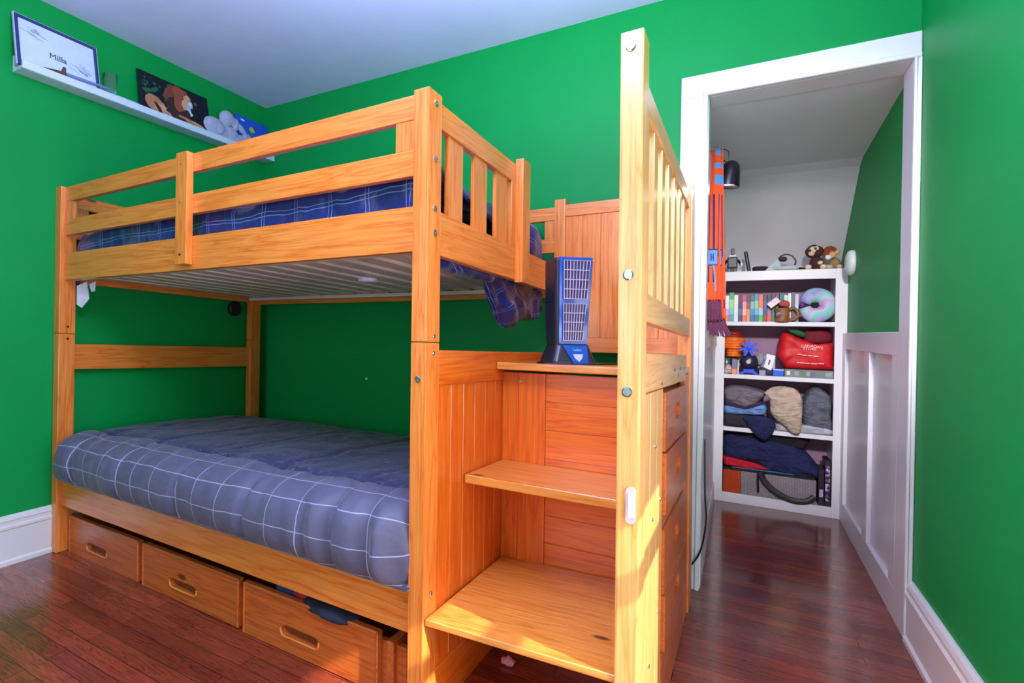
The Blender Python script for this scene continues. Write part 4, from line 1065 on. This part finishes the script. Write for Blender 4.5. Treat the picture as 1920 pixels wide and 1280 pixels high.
def mat_weave(rgb, nm):
    t = NT(nm, .85); w1 = t.n('ShaderNodeTexWave'); w1.inputs['Scale'].default_value = 40; w2 = t.n('ShaderNodeTexWave', bands_direction='Z'); w2.inputs['Scale'].default_value = 40
    t.l(t.coords(), w1.inputs[0]); t.l(t.coords(), w2.inputs[0]); f = t.math('MULTIPLY', w1.outputs['Fac'], w2.outputs['Fac'])
    c = lin(rgb); t.bump(f, .6, .01)
    return t.base(t.ramp(f, [(0, tuple(v * .45 for v in c[:3]) + (1,)), (.5, c)]))
obj('basket_side', B(.021, .41, Yc + .022, Yc + .21, S4, S4 + .142, bev=.01, segs=2), mat_weave((186, 172, 178), 'grey_weave'), bk)
obj('basket_end', B(-.078, .021, Yc + .022, Yc + .21, S4, S4 + .142, bev=.006, segs=2), mat_weave((236, 84, 24), 'orange_weave'), bk, label='orange woven end')
stp = obj('strap', tube(NB(), curve([(.125, Yc + .004, S4 + .155), (.15, Yc + .0, S4 + .10), (.21, Yc - .004, S4 + .045), (.29, Yc - .004, S4 + .012), (.36, Yc - .002, S4 + .018), (.40, Yc + .006, S4 + .05)], 8), .017, 8, flata=.3), flat((22, 18, 24), .5)); tag(stp, 'black padded strap drooping in front of the woven basket', 'strap')
st2 = obj('strap', tube(NB(), [(.112, Yc + .006, S4 + .15), (.112, Yc + .004, S4 + .09), (.115, Yc + .006, S4 + .03)], .009, 8, flata=.4), flat((22, 18, 24), .5)); tag(st2, 'short black strap hanging straight down the basket front', 'strap')
gb = thing('game_case', 'dark purple boxed game standing at the right of the bottom shelf', 'box', (.435, Yc + .05, S4))
obj('case', B(.418, .447, Yc + .022, Yc + .16, S4, S4 + .215), flat((36, 22, 44), .4), gb); obj('case_label', B(.424, .442, Yc + .0205, Yc + .022, S4 + .05, S4 + .095, bev=0), flat((190, 170, 210), .4), gb)
gb = thing('game_case', 'patterned white and purple comic box at the far right of the bottom shelf', 'box', (.463, Yc + .05, S4))
obj('case', B(.450, .476, Yc + .022, Yc + .16, S4, S4 + .27), flat((40, 32, 48), .4), gb)
cs = NT('comic_print', .4); n = cs.n('ShaderNodeTexNoise'); n.inputs['Scale'].default_value = 45; cs.l(cs.coords(), n.inputs['Vector'])
cs.base(cs.ramp(n.outputs[0], [(0, lin((30, 26, 50))), (.48, lin((120, 90, 140))), (.56, lin((225, 205, 215))), (.66, lin((200, 120, 110)))], 'CONSTANT'))
obj('case_art', B(.452, .474, Yc + .0205, Yc + .022, S4 + .03, S4 + .235, bev=0), cs.m, gb)

# ---- things on top of the bookcase
ty = Yc + .055
rbt = thing('toy_robot', 'black and white toy robot figure at the left of the bookcase top', 'toy', (-.048, ty, S0))
DK = flat((30, 32, 42), .4); LGm = flat((220, 222, 230), .4)
obj('torso', B(-.078, -.020, ty - .018, ty + .018, S0 + .028, S0 + .098, bev=.008, segs=2), DK, rbt)
obj('head', B(-.058, -.038, ty - .012, ty + .012, S0 + .114, S0 + .152, bev=.004, segs=2), DK, rbt)
obj('collar', B(-.068, -.030, ty - .014, ty + .014, S0 + .099, S0 + .113, bev=.004, segs=2), LGm, rbt, label='white collar')
for sx in (-1, 1):
    cx_ = -.049 + sx * .042
    obj('arm', tube(NB(), [(-.049 + sx * .028, ty, S0 + .08), (cx_, ty - .006, S0 + .06), (-.049 + sx * .050, ty - .012, S0 + .045)], [.009, .007, .008], 8), DK, rbt)
    obj('hand', blob(NB(), (-.049 + sx * .052, ty - .014, S0 + .050), (.009, .008, .015), 1, 0, 0, 1, 12, 8), LGm, rbt, smooth=True)
    obj('leg', B(-.049 + sx * .016 - .010, -.049 + sx * .016 + .010, ty - .016, ty + .014, S0, S0 + .028, bev=.003), DK, rbt)
rd = obj('black_rod', xform(lathe(NB(), [(.010, 0), (.0105, .06), (.010, .125), (.008, .13)], (0, 0, 0), 14), Matrix.Translation((.045, ty, S0 + .003)) @ Matrix.Rotation(-.17, 4, 'Y')), flat((30, 30, 38), .4)); tag(rd, 'short black rod tilted upright beside the toy robot', 'rod')
lump('crumpled_hat', 'black crumpled hat between the rod and the shark toy', 'cap', (.105, ty + .01, S0 + .018), (.045, .03, .020), (30, 26, 36), 3, amp=.005)
# pale grey shark toy
skk = thing('shark_toy', 'pale grey shark toy with a pointed fin lying on the bookcase top', 'toy', (.22, ty - .02, S0))
SG = flat((176, 190, 196), .7)
obj('fin', prism(NB(), [(.125, S0), (.215, S0 + .004), (.205, S0 + .05), (.196, S0 + .076), (.165, S0 + .042)], ty - .028, ty - .016, 'xz'), SG, skk)
obj('body', blob(NB(), (.235, ty - .02, S0 + .015), (.070, .022, .015), .9, 2, .003, 40, 28, 14), SG, skk, smooth=True)
hp = obj('headphones', tube(NB(), curve([(.192, ty + .005, S0 + .045), (.205, ty + .005, S0 + .085), (.235, ty + .005, S0 + .102), (.268, ty + .005, S0 + .092), (.288, ty + .005, S0 + .062), (.284, ty + .005, S0 + .035)], 6), .0045, 8), flat((54, 44, 44), .5)); tag(hp, 'dark grey headband arching behind the shark toy', 'headband')
lump('brown_pod', 'dark brown lump under the arch of the headband', 'toy', (.222, ty + .006, S0 + .074), (.022, .014, .016), (60, 32, 30), 5, amp=.002)
lump('black_pouch', 'flat black pouch on the bookcase top left of the monkey', 'pouch', (.30, ty + .02, S0 + .010), (.050, .02, .011), (24, 24, 38), 6, amp=.002)
BRN = flat((66, 34, 34), .9, scale=120); CRM = flat((214, 190, 160), .8)
mk = thing('monkey_plush', 'dark brown stuffed monkey with a cream face sitting on the bookcase', 'soft toy', (.385, ty, S0))
pblob('body', mk, BRN, ((.392, ty, S0 + .040), (.036, .028, .042)))
pblob('head', mk, BRN, ((.380, ty - .002, S0 + .110), (.046, .034, .040), 2))
pblob('face', mk, CRM, ((.372, ty - .028, S0 + .116), (.020, .010, .022), 2, (0, -.5, 0)), ((.364, ty - .031, S0 + .096), (.016, .011, .013), 3), ((.388, ty - .028, S0 + .122), (.014, .009, .018), 4), label='cream face')
for a in ((.356, S0 + .114), (.382, S0 + .124)): obj('eye', blob(NB(), (a[0], ty - .038, a[1]), (.006, .004, .007), 1, 0, 0, 1, 10, 8), BLACK, mk, smooth=True)
for a in ((.350, S0 + .016), (.422, S0 + .016)): obj('foot', blob(NB(), (a[0], ty - .026, a[1]), (.017, .012, .015), 1, 1, .002, 30, 14, 10), CRM, mk, smooth=True)
obj('hand', blob(NB(), (.407, ty - .030, S0 + .040), (.015, .008, .011), 1, 1, .002, 30, 14, 10), CRM, mk, smooth=True)
ORG = flat((132, 62, 34), .9, scale=120)
lo_ = thing('lion_plush', 'small orange maned stuffed lion seated right of the monkey', 'soft toy', (.468, ty, S0))
pblob('body', lo_, flat((150, 116, 84), .9), ((.480, ty + .01, S0 + .036), (.030, .026, .036)))
pblob('mane', lo_, ORG, ((.458, ty + .006, S0 + .108), (.034, .024, .032), 2), ((.436, ty, S0 + .092), (.018, .018, .020), 3))
pblob('muzzle', lo_, flat((226, 222, 220), .8), ((.446, ty - .024, S0 + .070), (.016, .010, .016), 2), label='white muzzle')
pblob('face', lo_, flat((212, 150, 100), .8), ((.466, ty - .018, S0 + .086), (.018, .010, .020), 4), ((.490, ty - .016, S0 + .098), (.012, .008, .012), 5))
for a in (.452, .500): pblob('paw', lo_, flat((186, 166, 140), .8), ((a, ty - .022, S0 + .014), (.018, .014, .013), 3))
# white round dome on the right wall
dm = obj('smoke_alarm', lathe(NB(), [(.070, 0), (.070, -.014), (.064, -.026), (.040, -.036), (.01, -.038)], (CXR, 3.60, 1.462), 32, 'x'), flat((222, 228, 230), .4, var=.02), smooth=True)
tag(dm, 'round white dome alarm on the green closet wall above the bookcase corner', 'alarm')

# ------------------------------------------------------------------ scarf and lamp inside the doorway
ly = 2.80
lm = thing('spot_lamp', 'black bullet shaped spot lamp on the left closet wall above the scarf', 'lamp', (CXL, ly, 1.88))
obj('wall_plate', lathe(NB(), [(.022, 0), (.022, .012), (.018, .016)], (CXL, ly, 1.885), 18, 'x'), BLACK, lm)
obj('arm', tube(NB(), [(CXL + .012, ly, 1.885), (-.090, ly, 1.880), (-.066, ly, 1.852)], [.009, .011, .009], 10), BLACK, lm)
Mr = Matrix.Translation((-.047, ly, 1.862)) @ Matrix.Rotation(.14, 4, 'Y')
sh_ = xform(lathe(NB(), [(.004, .012), (.022, .006), (.036, -.012), (.042, -.04), (.047, -.085), (.050, -.108), (.050, -.112), (.046, -.112), (.042, -.085), (.036, -.04), (.018, -.006)], (0, 0, 0), 28), Mr)
obj('lamp_shade', sh_, flat((26, 16, 34), .3, coat=.3), lm, smooth=True)
obj('cord', tube(NB(), curve([(-.115, ly, 1.895), (-.098, ly, 1.925), (-.076, ly, 1.930), (-.060, ly, 1.912), (-.062, ly, 1.880)], 7), .0022, 6), BLACK, lm)
hkk = obj('coat_hook', tube(NB(), [(CXL, ly - .05, 1.925), (CXL + .03, ly - .05, 1.92), (CXL + .036, ly - .05, 1.935)], .004, 8), STEEL); tag(hkk, 'small metal hook holding the top of the orange scarf', 'hook')
def mat_scarf():
    t = NT('orange_scarf_knit', .9); tc = t.n('ShaderNodeTexCoord'); sp = t.n('ShaderNodeSeparateXYZ'); t.l(tc.outputs['UV'], sp.inputs[0])
    u, v = sp.outputs[0], sp.outputs[1]                    # u across 0..1, v metres down from the top
    def band(x, a, b_): return t.math('MULTIPLY', t.math('GREATER_THAN', x, a), t.math('LESS_THAN', x, b_))
    c = t.mix(0, lin((240, 84, 34)), lin((240, 84, 34)))
    navy = lin((60, 44, 100)); blue = lin((96, 150, 226))
    for m in ((.12, .22, .21, .62), (.42, .56, .21, .62), (.80, .90, .21, .50)):
        c = t.mix(t.math('MULTIPLY', band(u, m[0], m[1]), band(v, m[2], m[3])), c, navy)
    for m in ((0, .18, .02, .18), (.55, .9, .0, .03), (.5, .95, .065, .09), (.55, 1.0, .12, .165)):
        c = t.mix(t.math('MULTIPLY', band(u, m[0], m[1]), band(v, m[2], m[3])), c, blue)
    # shield
    du = t.math('ABSOLUTE', t.math('SUBTRACT', u, .36))
    sh1 = t.math('MULTIPLY', t.math('LESS_THAN', du, .42), band(v, .385 - .03 + .01, .435))
    return t, c, navy, blue, u, v
t_, c_, navy_, blue_, u_, v_ = mat_scarf()
def band_(x, a, b_): return t_.math('MULTIPLY', t_.math('GREATER_THAN', x, a), t_.math('LESS_THAN', x, b_))
SV = .47
c_ = t_.mix(t_.math('MULTIPLY', t_.math('LESS_THAN', u_, .82), band_(v_, SV - .006, SV + .072)), c_, navy_)
c_ = t_.mix(t_.math('MULTIPLY', t_.math('LESS_THAN', u_, .79), band_(v_, SV, SV + .066)), c_, blue_)
for q_ in ((.30, .36), (.42, .48), (.36, .42)):
    c_ = t_.mix(t_.math('MULTIPLY', band_(u_, *q_), band_(v_, SV + (.015 if q_[0] != .36 else .03), SV + (.05 if q_[0] != .36 else .036))), c_, navy_)
edge = t_.math('SUBTRACT', u_, t_.math('MULTIPLY', t_.math('SUBTRACT', v_, SV + .07), 1.7))
c_ = t_.mix(t_.math('MULTIPLY', band_(edge, .42, .55), band_(v_, SV + .07, SV + .19)), c_, blue_)
stripe = t_.math('LESS_THAN', t_.math('FRACT', t_.math('MULTIPLY', u_, 4.5)), .42)
c_ = t_.mix(t_.math('MULTIPLY', stripe, t_.math('MULTIPLY', t_.math('GREATER_THAN', v_, .70), t_.math('LESS_THAN', v_, .74))), c_, lin((90, 34, 70)))
t_.base(c_); SCARF = t_.m
sf = thing('football_scarf', 'long orange knitted scarf with navy stripes and maroon fringe hanging inside the doorway', 'scarf', (CXL + .03, ly - .05, 1.9))
def scarf_fn(dx, y, top, wt, wb, length):
    def fn(u, v):
        t = v / length; x = CXL + .004 + dx + u * (wt + (wb - wt) * t ** 1.5); yy = y + .006 * math.sin(u * 7 + v * 5) - .01 * u
        return Vector((x, yy, top - v))
    return fn
def scarf_sheet(nm, dx, y, top, wt, wb, length):
    U = [i / 10 for i in range(11)]; V = [length * j / 40 for j in range(41)]
    return sheet(nm, U, V, scarf_fn(dx, y, top, wt, wb, length), SCARF, .004, sf)
s1 = scarf_sheet('front_layer', .0, ly - .06, 1.915, .052, .060, .705)
s2 = scarf_sheet('rear_layer', .014, ly - .045, 1.915, .048, .068, .79)
FRG = flat((104, 50, 78), .95, var=.35, scale=200)
random.seed(8)
def fringe(x0, x1, y, z, l_, n, spread):
    bm = NB()
    for k in range(n):
        t = k / (n - 1); x = x0 + (x1 - x0) * t; 
        tube(bm, [(x, y, z), (x + spread * t * .4, y - .004 * random.random(), z - l_ * .5), (x + spread * t + random.uniform(-.003, .003), y - .006 * random.random(), z - l_ * random.uniform(.92, 1.05))], [.003, .003, .0022], 5)
    return bm
obj('fringe', fringe(CXL + .006, CXL + .064, ly - .064, 1.212, .095, 22, .008), FRG, sf, label='maroon upper fringe')
obj('fringe', fringe(CXL + .010, CXL + .080, ly - .048, 1.128, .085, 26, .032), FRG, sf, label='maroon lower fringe')
lump('crumpled_tissue', 'crumpled pink tissue on the floor beneath the lowest stair tread', 'tissue', (-0.618, 1.537, .011), (.024, .014, .011), (232, 150, 180), 9, amp=.006, freq=50)
